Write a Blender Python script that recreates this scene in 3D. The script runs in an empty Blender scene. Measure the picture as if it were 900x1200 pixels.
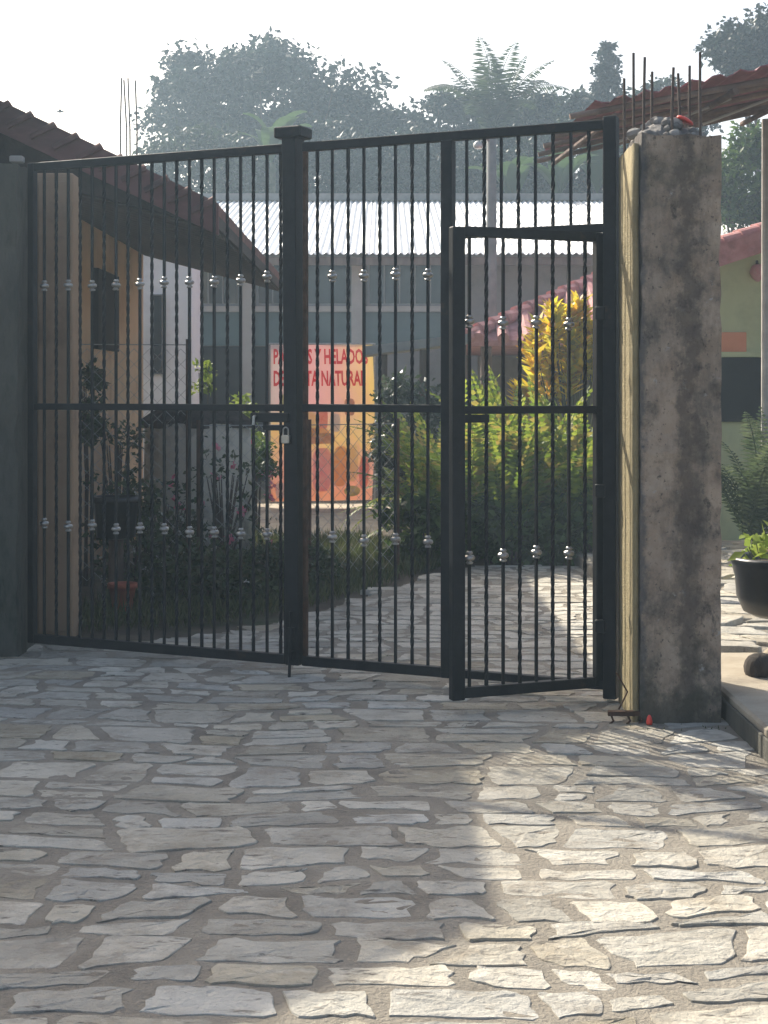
import bpy, math, random
import numpy as np
from mathutils import Vector, Matrix
R = math.radians
random.seed(7)
rng = np.random.default_rng(7)
SC = bpy.context.scene
COL = SC.collection

# ------------------------------------------------------------------ camera, sky, sun, exposure
F, CX, HY, EYE = 1800.0, 450.0, 458.0, 1.40          # focal length in px, centre, horizon row, eye height
cam_d = bpy.data.cameras.new('camera')
cam_d.sensor_fit = 'HORIZONTAL'; cam_d.sensor_width = 36.0; cam_d.lens = 36.0 * F / 900.0
cam_d.shift_y = -(600.0 - HY) / 900.0
cam_d.clip_start = 0.05; cam_d.clip_end = 1500
cam = bpy.data.objects.new('camera', cam_d); COL.objects.link(cam)
cam.location = (0, 0, EYE); cam.rotation_euler = (R(90), 0, 0)
SC.camera = cam

SUN_AZ, SUN_EL = 35.0, 35.0                           # degrees left of the view direction / above the horizon
S = Vector((-math.sin(R(SUN_AZ)) * math.cos(R(SUN_EL)), math.cos(R(SUN_AZ)) * math.cos(R(SUN_EL)), math.sin(R(SUN_EL))))
w = bpy.data.worlds.new('World'); SC.world = w; w.use_nodes = True
nt = w.node_tree; nt.nodes.clear()
sky = nt.nodes.new('ShaderNodeTexSky'); sky.sky_type = 'NISHITA'; sky.sun_disc = False
sky.sun_elevation = R(SUN_EL); sky.sun_rotation = R(-SUN_AZ)
sky.dust_density = 5.0; sky.air_density = 0.9; sky.ozone_density = 0.6
bg = nt.nodes.new('ShaderNodeBackground'); bg.inputs[1].default_value = 0.135
wo = nt.nodes.new('ShaderNodeOutputWorld')
nt.links.new(sky.outputs[0], bg.inputs[0]); nt.links.new(bg.outputs[0], wo.inputs[0])
sd = bpy.data.lights.new('sun', 'SUN'); sd.energy = 4.8; sd.angle = R(0.6); sd.color = (1.0, 0.93, 0.80)
sun = bpy.data.objects.new('sun', sd); COL.objects.link(sun)
sun.rotation_euler = S.to_track_quat('Z', 'Y').to_euler()
sun.location = (-10, 20, 20)
vs = SC.view_settings
vs.view_transform = 'Standard'; vs.look = 'None'; vs.gamma = 1.0; vs.exposure = 0.80
vs.use_curve_mapping = False
SC.cycles.use_denoising = True
SC.cycles.max_bounces = 8; SC.cycles.volume_bounces = 1; SC.cycles.transparent_max_bounces = 8
SC.cycles.sample_clamp_indirect = 6.0

def P(x, y, Y):
    """photo pixel -> point at depth Y"""
    return Vector(((x - CX) * Y / F, Y, EYE + (HY - y) * Y / F))
def G(x, y, z=0.0):
    """photo pixel -> point on the level plane z"""
    Y = (EYE - z) * F / (y - HY)
    return Vector(((x - CX) * Y / F, Y, z))

# ------------------------------------------------------------------ materials
MAT = {}
def nodes_of(m):
    return m.node_tree.nodes, m.node_tree.links
def mat(name, c1, c2=None, scale=6.0, rough=0.8, metal=0.0, bump=0.0, bscale=None, stretch=(1, 1, 1), c3=None,
        s3=2.0, t3=(0.5, 0.65), objrand=0.0, spec=0.3, translucent=0.0, detail=6.0, gen=False):
    m = bpy.data.materials.new(name); m.use_nodes = True; MAT[name] = m
    n, l = nodes_of(m); b = n['Principled BSDF']
    b.inputs['Roughness'].default_value = rough; b.inputs['Metallic'].default_value = metal
    b.inputs['Specular IOR Level'].default_value = spec
    c2 = c2 or tuple(min(1, v * 1.25) for v in c1)
    tc = n.new('ShaderNodeTexCoord'); mp = n.new('ShaderNodeMapping'); mp.inputs['Scale'].default_value = stretch
    l.new(tc.outputs['Generated' if gen else 'Object'], mp.inputs[0])
    vec = mp.outputs[0]
    oi = n.new('ShaderNodeObjectInfo')
    if objrand:
        ad = n.new('ShaderNodeVectorMath'); ad.operation = 'ADD'
        ml = n.new('ShaderNodeVectorMath'); ml.operation = 'SCALE'; ml.inputs[0].default_value = (37, 53, 71)
        l.new(oi.outputs['Random'], ml.inputs['Scale']); l.new(vec, ad.inputs[0]); l.new(ml.outputs[0], ad.inputs[1]); vec = ad.outputs[0]
    nz = n.new('ShaderNodeTexNoise'); nz.inputs['Scale'].default_value = scale; nz.inputs['Detail'].default_value = detail
    nz.inputs['Roughness'].default_value = 0.62
    l.new(vec, nz.inputs['Vector'])
    rp = n.new('ShaderNodeValToRGB'); rp.color_ramp.elements[0].position = 0.32; rp.color_ramp.elements[1].position = 0.68
    rp.color_ramp.elements[0].color = (*c1, 1); rp.color_ramp.elements[1].color = (*c2, 1)
    l.new(nz.outputs['Fac'], rp.inputs[0]); out = rp.outputs[0]
    if c3:
        n3 = n.new('ShaderNodeTexNoise'); n3.inputs['Scale'].default_value = s3; n3.inputs['Detail'].default_value = 8
        n3.inputs['Roughness'].default_value = 0.7
        l.new(vec, n3.inputs['Vector'])
        mr = n.new('ShaderNodeMapRange'); mr.inputs[1].default_value = t3[0]; mr.inputs[2].default_value = t3[1]
        l.new(n3.outputs['Fac'], mr.inputs[0])
        mx = n.new('ShaderNodeMix'); mx.data_type = 'RGBA'; l.new(mr.outputs[0], mx.inputs[0])
        l.new(out, mx.inputs[6]); mx.inputs[7].default_value = (*c3, 1); out = mx.outputs[2]
    if objrand:
        hs = n.new('ShaderNodeHueSaturation'); l.new(out, hs.inputs['Color'])
        mr = n.new('ShaderNodeMapRange'); mr.inputs[3].default_value = 1 - objrand; mr.inputs[4].default_value = 1 + objrand
        l.new(oi.outputs['Random'], mr.inputs[0]); l.new(mr.outputs[0], hs.inputs['Value']); out = hs.outputs[0]
    l.new(out, b.inputs['Base Color'])
    if bump:
        nb = n.new('ShaderNodeTexNoise'); nb.inputs['Scale'].default_value = bscale or scale * 4; nb.inputs['Detail'].default_value = 8
        nb.inputs['Roughness'].default_value = 0.65
        l.new(vec, nb.inputs['Vector'])
        bp = n.new('ShaderNodeBump'); bp.inputs['Strength'].default_value = min(1, bump); bp.inputs['Distance'].default_value = 0.02 * max(1, bump)
        l.new(nb.outputs['Fac'], bp.inputs['Height']); l.new(bp.outputs[0], b.inputs['Normal'])
    if translucent:
        tr = n.new('ShaderNodeBsdfTranslucent'); l.new(out, tr.inputs[0])
        ms = n.new('ShaderNodeMixShader'); ms.inputs[0].default_value = translucent
        l.new(b.outputs[0], ms.inputs[1]); l.new(tr.outputs[0], ms.inputs[2]); l.new(ms.outputs[0], n['Material Output'].inputs[0])
    return m

def leafmat(name, cols, trans=0.4, rough=0.5, spec=0.25, tint=None):
    """foliage: colour varies leaf by leaf, light passes through"""
    m = bpy.data.materials.new(name); m.use_nodes = True; MAT[name] = m
    n, l = nodes_of(m); b = n['Principled BSDF']
    b.inputs['Roughness'].default_value = rough; b.inputs['Specular IOR Level'].default_value = spec
    g = n.new('ShaderNodeNewGeometry'); rp = n.new('ShaderNodeValToRGB')
    el = rp.color_ramp.elements
    while len(el) < len(cols): el.new(0.5)
    for i, c in enumerate(cols):
        el[i].position = i / (len(cols) - 1); el[i].color = (*c, 1)
    l.new(g.outputs['Random Per Island'], rp.inputs[0]); l.new(rp.outputs[0], b.inputs['Base Color'])
    tr = n.new('ShaderNodeBsdfTranslucent')
    if tint:
        mx = n.new('ShaderNodeMix'); mx.data_type = 'RGBA'; mx.blend_type = 'MULTIPLY'; mx.inputs[0].default_value = 1
        l.new(rp.outputs[0], mx.inputs[6]); mx.inputs[7].default_value = (*tint, 1); l.new(mx.outputs[2], tr.inputs[0])
    else: l.new(rp.outputs[0], tr.inputs[0])
    ms = n.new('ShaderNodeMixShader'); ms.inputs[0].default_value = trans
    l.new(b.outputs[0], ms.inputs[1]); l.new(tr.outputs[0], ms.inputs[2]); l.new(ms.outputs[0], n['Material Output'].inputs[0])
    return m

mat('soil', (.075, .06, .045), (.15, .12, .085), 3, .95, bump=.7, bscale=14, c3=(.05, .07, .03), s3=1.4)
mat('mortar', (.29, .255, .205), (.39, .35, .285), 3.5, .95, bump=1.0, bscale=70, c3=(.19, .17, .14), s3=2.2, t3=(.5, .72), detail=10)
mat('stone', (.37, .345, .295), (.56, .53, .465), 3.5, .92, bump=1.0, bscale=24, c3=(.31, .275, .225), s3=5, t3=(.50, .68), objrand=.17, detail=12)
mat('concrete', (.32, .27, .20), (.44, .385, .30), 4, .9, bump=.4, bscale=30, c3=(.22, .19, .15), s3=1.5)
mat('black_paint', (.004, .006, .008), (.010, .013, .016), 14, .55, spec=.22, bump=.15, bscale=80)
mat('silver', (.30, .285, .26), (.52, .50, .47), 60, .36, metal=1.0)
mat('brass', (.50, .47, .40), (.62, .60, .55), 30, .35, metal=1.0)
mat('rust', (.05, .028, .016), (.12, .06, .035), 20, .85, metal=.2, bump=.3, bscale=90)
mat('rebar', (.07, .05, .042), (.15, .115, .095), 25, .8, metal=.3)
mat('pillar_face', (.35, .265, .195), (.47, .375, .285), 7, .92, bump=.9, bscale=34, stretch=(1, 1, .8), c3=(.10, .085, .07), s3=5, t3=(.48, .68))
def add_stains(m, layers, rnd=False):
    """stains over a material: (colour, noise scale, stretch, low, high, amount)"""
    n, l = nodes_of(m); b = n['Principled BSDF']; src = b.inputs['Base Color'].links[0].from_socket
    tc = n.new('ShaderNodeTexCoord')
    for (c, sc_, st, lo_, hi_, am, off) in layers:
        mp = n.new('ShaderNodeMapping'); mp.inputs['Scale'].default_value = st; mp.inputs['Location'].default_value = off; l.new(tc.outputs['Object'], mp.inputs[0])
        if rnd:
            oi = n.new('ShaderNodeObjectInfo'); ml = n.new('ShaderNodeVectorMath'); ml.operation = 'SCALE'; ml.inputs[0].default_value = (91, 47, 63); l.new(oi.outputs['Random'], ml.inputs['Scale']); l.new(ml.outputs[0], mp.inputs['Location'])
        nz = n.new('ShaderNodeTexNoise'); nz.inputs['Scale'].default_value = sc_; nz.inputs['Detail'].default_value = 9; nz.inputs['Roughness'].default_value = .68
        l.new(mp.outputs[0], nz.inputs['Vector'])
        mr = n.new('ShaderNodeMapRange'); mr.inputs[1].default_value = lo_; mr.inputs[2].default_value = hi_; mr.inputs[4].default_value = am
        l.new(nz.outputs['Fac'], mr.inputs[0])
        mx = n.new('ShaderNodeMix'); mx.data_type = 'RGBA'; l.new(mr.outputs[0], mx.inputs[0]); l.new(src, mx.inputs[6]); mx.inputs[7].default_value = (*c, 1); src = mx.outputs[2]
    l.new(src, b.inputs['Base Color'])
add_stains(MAT['pillar_face'], [((.04, .042, .042), 3.0, (1.7, 1.7, .38), .49, .66, .55, (3.1, 0, 0)), ((.06, .065, .05), 2.0, (1, 1, .8), .52, .70, .45, (0, 5, 2)), ((.025, .027, .027), 12, (1, 1, .7), .60, .70, .8, (4, 5, 1)), ((.42, .40, .37), 17, (1, 1, 1), .64, .70, .8, (9, 2, 4)), ((.05, .045, .04), 55, (1, 1, .8), .58, .66, .75, (2, 7, 4)), ((.07, .075, .05), 1.3, (.4, .4, 1), .56, .66, .6, (0, 0, 8))])
def add_streaks(m, bands, axis=0):
    """run-down stains at given places across the face: (x, half width, colour, amount, seed)"""
    n, l = nodes_of(m); b = n['Principled BSDF']; src = b.inputs['Base Color'].links[0].from_socket
    tc = n.new('ShaderNodeTexCoord'); sp = n.new('ShaderNodeSeparateXYZ'); l.new(tc.outputs['Object'], sp.inputs[0])
    def M2(op, a, bb):
        q = n.new('ShaderNodeMath'); q.operation = op
        for i, v in enumerate((a, bb)):
            if isinstance(v, (int, float)): q.inputs[i].default_value = v
            else: l.new(v, q.inputs[i])
        return q.outputs[0]
    for (x, hw_, c, am, seed) in bands:
        mp = n.new('ShaderNodeMapping'); mp.inputs['Scale'].default_value = (1, 1, .8); mp.inputs['Location'].default_value = (seed, seed*2, 0); l.new(tc.outputs['Object'], mp.inputs[0])
        nz = n.new('ShaderNodeTexNoise'); nz.inputs['Scale'].default_value = 9; nz.inputs['Detail'].default_value = 10; nz.inputs['Roughness'].default_value = .72; l.new(mp.outputs[0], nz.inputs['Vector'])
        d = M2('ABSOLUTE', M2('SUBTRACT', M2('ADD', sp.outputs[axis], M2('MULTIPLY', M2('SUBTRACT', nz.outputs['Fac'], .5), hw_*7)), x), 0.0)
        mr = n.new('ShaderNodeMapRange'); mr.inputs[1].default_value = hw_*1.5; mr.inputs[2].default_value = hw_*.4; mr.inputs[4].default_value = am; l.new(d, mr.inputs[0])
        mx = n.new('ShaderNodeMix'); mx.data_type = 'RGBA'; l.new(mr.outputs[0], mx.inputs[0]); l.new(src, mx.inputs[6]); mx.inputs[7].default_value = (*c, 1); src = mx.outputs[2]
    l.new(src, b.inputs['Base Color'])
add_streaks(MAT['pillar_face'], [(.035, .045, (.075, .062, .052), .68, 3.0), (-.165, .020, (.075, .08, .085), .7, 7.0)])
add_streaks(MAT['pillar_face'], [(-.08, .26, (.055, .055, .038), .72, 5.0)], 2)
add_stains(MAT['black_paint'], [((.035, .02, .013), 9, (1, 1, 1), .62, .70, .8, (1, 2, 3))])
n, l = nodes_of(MAT['stone']); b = n['Principled BSDF']; src = b.inputs['Base Color'].links[0].from_socket
oi = n.new('ShaderNodeObjectInfo'); fr = n.new('ShaderNodeMath'); fr.operation = 'MULTIPLY'; fr.inputs[1].default_value = 17.3; l.new(oi.outputs['Random'], fr.inputs[0])
f2 = n.new('ShaderNodeMath'); f2.operation = 'FRACT'; l.new(fr.outputs[0], f2.inputs[0])
rp = n.new('ShaderNodeValToRGB'); e = rp.color_ramp.elements; e[0].position = 0; e[0].color = (.86, .80, .68, 1); e[1].position = 1; e[1].color = (.98, 1.0, 1.02, 1)
for p_, c_ in ((.2, (1.0, .97, .90, 1)), (.55, (1.06, 1.05, 1.02, 1)), (.8, (.84, .84, .82, 1))):
    k = e.new(p_); k.color = c_
l.new(f2.outputs[0], rp.inputs[0])
mx = n.new('ShaderNodeMix'); mx.data_type = 'RGBA'; mx.blend_type = 'MULTIPLY'; mx.inputs[0].default_value = 1; l.new(src, mx.inputs[6]); l.new(rp.outputs[0], mx.inputs[7]); l.new(mx.outputs[2], b.inputs['Base Color'])
add_stains(MAT['stone'], [((.13, .115, .095), 15, (.5, 1.8, 1), .585, .65, .8, (0, 0, 0)), ((.10, .09, .075), 45, (.8, 1.3, 1), .66, .72, .8, (0, 0, 0)), ((.66, .62, .54), 10, (.7, 1.3, 1), .58, .70, .6, (0, 0, 0))], True)
mat('pillar_side', (.25, .20, .105), (.34, .28, .155), 8, .92, bump=.7, bscale=40, c3=(.22, .18, .10), s3=5, t3=(.55, .7))
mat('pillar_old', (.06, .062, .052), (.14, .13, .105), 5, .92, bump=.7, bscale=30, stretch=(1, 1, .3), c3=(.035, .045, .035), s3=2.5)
mat('rubble', (.13, .12, .11), (.33, .31, .28), 9, .9, bump=.6, bscale=40, objrand=.25)
mat('brown_wall', (.33, .215, .135), (.41, .28, .18), 3, .85, bump=.2, bscale=50, c3=(.12, .085, .06), s3=2.0, t3=(.52, .75))
mat('orange_wall', (.58, .40, .25), (.66, .48, .32), 2, .85, bump=.15, bscale=40, c3=(.46, .31, .19), s3=1.5)
mat('white_wall', (.80, .80, .78), (.86, .86, .84), 2, .85, c3=(.70, .69, .67), s3=1.5)
mat('grey_wall', (.17, .155, .14), (.23, .21, .19), 2, .9, c3=(.13, .12, .105), s3=1.0)
mat('teal_panel', (.07, .11, .115), (.10, .15, .15), 2, .7)
mat('column_paint', (.34, .32, .29), (.42, .40, .36), 3, .85)
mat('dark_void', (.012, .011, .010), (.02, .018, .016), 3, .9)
mat('window_glass', (.02, .03, .035), (.04, .055, .06), 2, .12, spec=.6)
mat('window_frame', (.16, .17, .17), (.22, .23, .23), 6, .5)
mat('roof_red', (.115, .052, .043), (.19, .085, .068), 9, .85, bump=.4, bscale=50, c3=(.09, .05, .045), s3=4, objrand=.15)
mat('roof_pink', (.42, .18, .165), (.53, .265, .245), 9, .8, bump=.3, bscale=40, c3=(.32, .15, .14), s3=3, objrand=.12)
mat('fascia_red', (.14, .062, .055), (.20, .09, .08), 5, .8, stretch=(.3, 1, 1), c3=(.11, .055, .05), s3=2)
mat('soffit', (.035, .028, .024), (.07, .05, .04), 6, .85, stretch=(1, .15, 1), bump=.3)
mat('corrugated', (.80, .80, .79), (.88, .88, .87), 3, .35, metal=.15, c3=(.55, .56, .56), s3=1.5, t3=(.5, .8), objrand=.06, spec=.5)
mat('ridge_metal', (.16, .15, .14), (.25, .24, .22), 4, .6, metal=.3)
mat('old_red_sheet', (.17, .05, .06), (.27, .085, .095), 4, .7, c3=(.10, .05, .05), s3=2, objrand=.15)
mat('timber', (.10, .065, .05), (.20, .14, .11), 6, .85, stretch=(1, 1, .2), bump=.4, objrand=.3)
mat('grey_timber', (.26, .24, .22), (.42, .40, .37), 6, .8, stretch=(.2, 1, 1), objrand=.2)
mat('green_wall', (.50, .51, .28), (.57, .58, .33), 2, .85, c3=(.44, .45, .25), s3=1.2)
mat('orange_sign', (.68, .25, .12), (.74, .30, .16), 5, .6)
mat('pole_concrete', (.115, .115, .11), (.18, .175, .165), 5, .9)
mat('bark', (.06, .045, .035), (.13, .10, .08), 8, .95, stretch=(1, 1, .25), bump=.8)
mat('palm_bark', (.13, .11, .09), (.22, .19, .16), 8, .95, stretch=(.3, .3, 3), bump=.8)
mat('plaster_tank', (.48, .45, .38), (.60, .56, .48), 4, .9, bump=.4, c3=(.20, .18, .15), s3=2)
mat('thatch', (.035, .03, .026), (.085, .07, .06), 14, .95, stretch=(1, 1, .3), bump=1.0, bscale=40)
mat('black_plastic', (.010, .011, .013), (.022, .024, .028), 8, .32, spec=.5)
mat('wire', (.28, .28, .27), (.40, .40, .39), 30, .5, metal=.6)
mat('terracotta', (.34, .09, .05), (.45, .14, .08), 8, .8)
mat('red_plastic', (.75, .05, .03), (.80, .09, .06), 6, .45, spec=.5)
mat('slab_grey', (.25, .245, .23), (.36, .35, .33), 4, .9)
mat('stem', (.06, .07, .03), (.12, .12, .06), 8, .9)
mat('bird', (.03, .03, .035), (.06, .06, .06), 8, .8)
mat('text_red', (.72, .04, .05), (.80, .12, .12), 14, .6, translucent=.45)
mat('fruit_orange', (.84, .46, .16), (.88, .62, .30), 16, .6, translucent=.45, detail=8)
mat('fruit_red', (.80, .26, .20), (.86, .48, .36), 16, .6, translucent=.45, detail=8)
mat('fruit_yellow', (.88, .72, .34), (.90, .80, .50), 16, .6, translucent=.45, detail=8)
mat('fruit_pink', (.84, .42, .44), (.88, .60, .58), 16, .6, translucent=.45, detail=8)
mat('fruit_green', (.38, .46, .18), (.62, .62, .30), 16, .6, translucent=.45, detail=8)
mat('fruit_brown', (.46, .24, .16), (.66, .42, .30), 16, .6, translucent=.45, detail=8)
mat('cup_white', (.70, .66, .62), (.80, .76, .72), 9, .6, translucent=.4)
leafmat('leaf_far', [(.010, .018, .010), (.022, .036, .017), (.045, .066, .028)], .28)
leafmat('leaf_far_blue', [(.008, .016, .014), (.018, .032, .024), (.036, .056, .036)], .25)
leafmat('leaf_green', [(.03, .06, .015), (.06, .11, .025), (.10, .16, .035)], .4)
leafmat('leaf_dark', [(.022, .042, .016), (.045, .075, .026), (.075, .11, .04), (.10, .09, .05)], .35)
leafmat('leaf_vine', [(.02, .035, .015), (.04, .06, .025), (.09, .11, .06)], .3, rough=.35, spec=.5)
leafmat('leaf_fern', [(.06, .11, .02), (.12, .19, .032), (.21, .27, .055), (.20, .16, .07)], .5, tint=(1.45, 1.3, .75))
leafmat('leaf_yellow', [(.68, .46, .02), (.78, .60, .03), (.70, .63, .06), (.34, .36, .05), (.60, .30, .02)], .55)
leafmat('leaf_lime', [(.16, .24, .03), (.24, .32, .05), (.32, .38, .08)], .45)
leafmat('leaf_banana', [(.04, .075, .02), (.06, .11, .03), (.08, .14, .04)], .35)
leafmat('leaf_dry', [(.16, .10, .05), (.26, .18, .10), (.32, .24, .15)], .3)
leafmat('petal_pink', [(.62, .12, .20), (.75, .22, .32), (.80, .36, .45)], .4)
leafmat('petal_white', [(.6, .6, .55), (.72, .72, .66), (.8, .8, .76)], .4)
leafmat('grass', [(.045, .065, .022), (.08, .105, .035), (.15, .145, .065)], .35)

# printed banner: colours run from pink (left) to yellow (right), orange towards the foot
m = bpy.data.materials.new('banner_print'); m.use_nodes = True; MAT['banner_print'] = m
n, l = nodes_of(m); b = n['Principled BSDF']; b.inputs['Roughness'].default_value = .5
tc = n.new('ShaderNodeTexCoord'); sp = n.new('ShaderNodeSeparateXYZ'); l.new(tc.outputs['Generated'], sp.inputs[0])
nz = n.new('ShaderNodeTexNoise'); nz.inputs['Scale'].default_value = 6.0; nz.inputs['Detail'].default_value = 6; l.new(tc.outputs['Generated'], nz.inputs[0])
def mth(op, a, bb):
    q = n.new('ShaderNodeMath'); q.operation = op
    for i, v in enumerate((a, bb)):
        if isinstance(v, (int, float)): q.inputs[i].default_value = v
        else: l.new(v, q.inputs[i])
    return q.outputs[0]
jit = mth('MULTIPLY', mth('SUBTRACT', nz.outputs['Fac'], .5), .55)
rx = n.new('ShaderNodeValToRGB'); e = rx.color_ramp.elements
e[0].position = 0.0; e[0].color = (.80, .70, .66, 1); e[1].position = 1.0; e[1].color = (.90, .74, .32, 1)
for p_, c_ in ((.3, (.86, .60, .60, 1)), (.6, (.88, .62, .56, 1)), (.82, (.90, .68, .48, 1))):
    k = e.new(p_); k.color = c_
l.new(mth('ADD', sp.outputs[0], jit), rx.inputs[0])
rz = n.new('ShaderNodeValToRGB'); e = rz.color_ramp.elements
e[0].position = 0.0; e[0].color = (.86, .53, .36, 1); e[1].position = .55; e[1].color = (.88, .74, .50, 1)
k = e.new(.22); k.color = (.86, .60, .52, 1); k = e.new(.38); k.color = (.88, .70, .36, 1)
l.new(mth('ADD', sp.outputs[2], jit), rz.inputs[0])
mr = n.new('ShaderNodeMapRange'); mr.inputs[1].default_value = .42; mr.inputs[2].default_value = .62
l.new(mth('ADD', sp.outputs[2], mth('MULTIPLY', jit, .5)), mr.inputs[0])
mx = n.new('ShaderNodeMix'); mx.data_type = 'RGBA'; l.new(mr.outputs[0], mx.inputs[0]); l.new(rz.outputs[0], mx.inputs[6]); l.new(rx.outputs[0], mx.inputs[7])
l.new(mx.outputs[2], b.inputs['Base Color'])
tr = n.new('ShaderNodeBsdfTranslucent'); l.new(mx.outputs[2], tr.inputs[0])
ms = n.new('ShaderNodeMixShader'); ms.inputs[0].default_value = .45
l.new(b.outputs[0], ms.inputs[1]); l.new(tr.outputs[0], ms.inputs[2]); l.new(ms.outputs[0], n['Material Output'].inputs[0])

# ------------------------------------------------------------------ mesh helpers
class MB:
    def __init__(s): s.v = []; s.f = []
    def add(s, vs, fs):
        o = len(s.v); s.v += [tuple(v) for v in vs]; s.f += [tuple(i + o for i in f) for f in fs]; return s
    def box(s, x0, x1, y0, y1, z0, z1, M=None):
        vs = [Vector((x, y, z)) for z in (z0, z1) for y in (y0, y1) for x in (x0, x1)]
        if M is not None: vs = [M @ v for v in vs]
        return s.add(vs, [(0, 2, 3, 1), (4, 5, 7, 6), (0, 1, 5, 4), (2, 6, 7, 3), (0, 4, 6, 2), (1, 3, 7, 5)])
    def bbox(s, x0, x1, y0, y1, z0, z1, c=.006, M=None):
        """box with chamfered vertical and top/bottom edges"""
        return s.loft([( [(x0+a, y0+d), (x1-a, y0+d), (x1-d, y0+a), (x1-d, y1-a), (x1-a, y1-d), (x0+a, y1-d), (x0+d, y1-a), (x0+d, y0+a)], z)
                       for (d, a, z) in ((c, 2*c, z0), (0, c, z0+c), (0, c, z1-c), (c, 2*c, z1))], M)
    def loft(s, rings, M=None, cap=True):
        k = len(rings[0][0]); vs = []
        for pts, z in rings: vs += [Vector((p[0], p[1], z)) for p in pts]
        if M is not None: vs = [M @ v for v in vs]
        fs = [(r*k+i, r*k+(i+1) % k, (r+1)*k+(i+1) % k, (r+1)*k+i) for r in range(len(rings)-1) for i in range(k)]
        if cap: fs += [tuple(range(k))[::-1], tuple(range((len(rings)-1)*k, len(rings)*k))]
        return s.add(vs, fs)
    def lathe(s, prof, k=16, M=None):
        return s.loft([([(r*math.cos(2*math.pi*i/k), r*math.sin(2*math.pi*i/k)) for i in range(k)], z) for r, z in prof], M)
    def tube(s, pts, rad, k=6, twist=0.0):
        pts = [Vector(p) for p in pts]; n_ = len(pts)
        if not hasattr(rad, '__len__'): rad = [rad] * n_
        up = None; vs = []
        for i, p in enumerate(pts):
            t = (pts[min(i+1, n_-1)] - pts[max(i-1, 0)]).normalized()
            if up is None: up = Vector((0, 1, 0)) if abs(t.y) < .9 else Vector((1, 0, 0))
            a = t.cross(up).normalized(); bb = a.cross(t).normalized(); up = bb
            for j in range(k):
                th = 2*math.pi*j/k + twist*i + math.pi/k
                vs.append(p + (a*math.cos(th) + bb*math.sin(th)) * rad[i])
        fs = [(i*k+j, (i+1)*k+j, (i+1)*k+(j+1) % k, i*k+(j+1) % k) for i in range(n_-1) for j in range(k)]
        fs += [tuple(range(k)), tuple(range((n_-1)*k, n_*k))[::-1]]
        return s.add(vs, fs)
    def quad(s, a, bb, c, d): return s.add([a, bb, c, d], [(0, 1, 2, 3)])
    def mesh(s, name, m):
        me = bpy.data.meshes.new(name); me.from_pydata(s.v, [], s.f); me.update()
        if m: me.materials.append(MAT[m])
        return me
    def build(s, name, m, parent=None, smooth=False):
        return link(name, s.mesh(name, m), parent, smooth)
def link(name, me, parent=None, smooth=False):
    o = bpy.data.objects.new(name, me); COL.objects.link(o)
    if parent: o.parent = parent
    if smooth and me:
        me.polygons.foreach_set('use_smooth', [True] * len(me.polygons))
    return o
def tag(o, label, cat, group=None):
    o['label'] = label; o['category'] = cat
    if group: o['group'] = group
    return o
def thing(name, label, cat, loc=(0, 0, 0), rz=0.0, group=None):
    o = bpy.data.objects.new(name, None); COL.objects.link(o); o.empty_display_size = .1
    o.location = loc; o.rotation_euler = (0, 0, rz); tag(o, label, cat, group); return o
def struct(o): o['kind'] = 'structure'; return o
def stuff(o): o['kind'] = 'stuff'; return o
def Tm(loc, rz=0): return Matrix.Translation(loc) @ Matrix.Rotation(rz, 4, 'Z')

def leaves(name, cen, dirs, nor, length, width, m, parent=None, fold=.25):
    """one mesh of pointed leaves: cen, dirs, nor are (n,3) arrays, length / width arrays or numbers"""
    n_ = len(cen)
    d = dirs / np.maximum(1e-6, np.linalg.norm(dirs, axis=1, keepdims=True))
    s_ = np.cross(d, nor); s_ /= np.maximum(1e-6, np.linalg.norm(s_, axis=1, keepdims=True))
    nn = np.cross(s_, d)
    L = np.broadcast_to(np.asarray(length, float), (n_,))[:, None]; W = np.broadcast_to(np.asarray(width, float), (n_,))[:, None]
    base = cen; tip = cen + d*L; mid = cen + d*L*.45 + nn*W*fold
    v = np.stack([base, mid + s_*W/2 - nn*W*fold*.6, tip, mid - s_*W/2 - nn*W*fold*.6], 1).reshape(-1, 3)
    i = np.arange(n_)[:, None]*4
    f = np.concatenate([np.concatenate([i, i+1, i+2], 1), np.concatenate([i, i+2, i+3], 1)], 0)
    me = bpy.data.meshes.new(name); me.vertices.add(len(v)); me.vertices.foreach_set('co', v.ravel())
    me.loops.add(f.size); me.loops.foreach_set('vertex_index', f.ravel().astype(np.int32))
    me.polygons.add(len(f)); me.polygons.foreach_set('loop_start', np.arange(len(f), dtype=np.int32)*3)
    me.update(calc_edges=True); me.validate(); me.materials.append(MAT[m])
    return link(name, me, parent)
def rdir(n_): 
    v = rng.normal(size=(n_, 3)); return v / np.linalg.norm(v, axis=1, keepdims=True)
def cloud(center, rad, n_, clumps, cr, shell=.55, flat=0.0):
    """leaf centres gathered in clumps spread through an ellipsoid"""
    c = rdir(clumps) * (shell + (1-shell)*rng.random((clumps, 1)))**.6
    c[:, 2] = np.where(c[:, 2] < -.5, c[:, 2]*.7, c[:, 2])
    size = cr * (.6 + .8*rng.random(clumps))
    k = rng.integers(0, clumps, n_)
    off = rdir(n_) * (rng.random((n_, 1))**.45) * size[k][:, None]
    off[:, 2] *= .75
    return np.asarray(center) + c[k]*np.asarray(rad) + off
def crown(name, center, rad, n_, clumps, cr, leaf, m, parent, shell=.5):
    c = cloud(center, rad, n_, clumps, cr, shell)
    return leaves(name, c, rdir(n_)*[1, 1, .8] + [0, 0, -.25], rdir(n_) + [0, 0, .8], leaf*(.6 + .8*rng.random(n_)), leaf*.55, m, parent)

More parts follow.
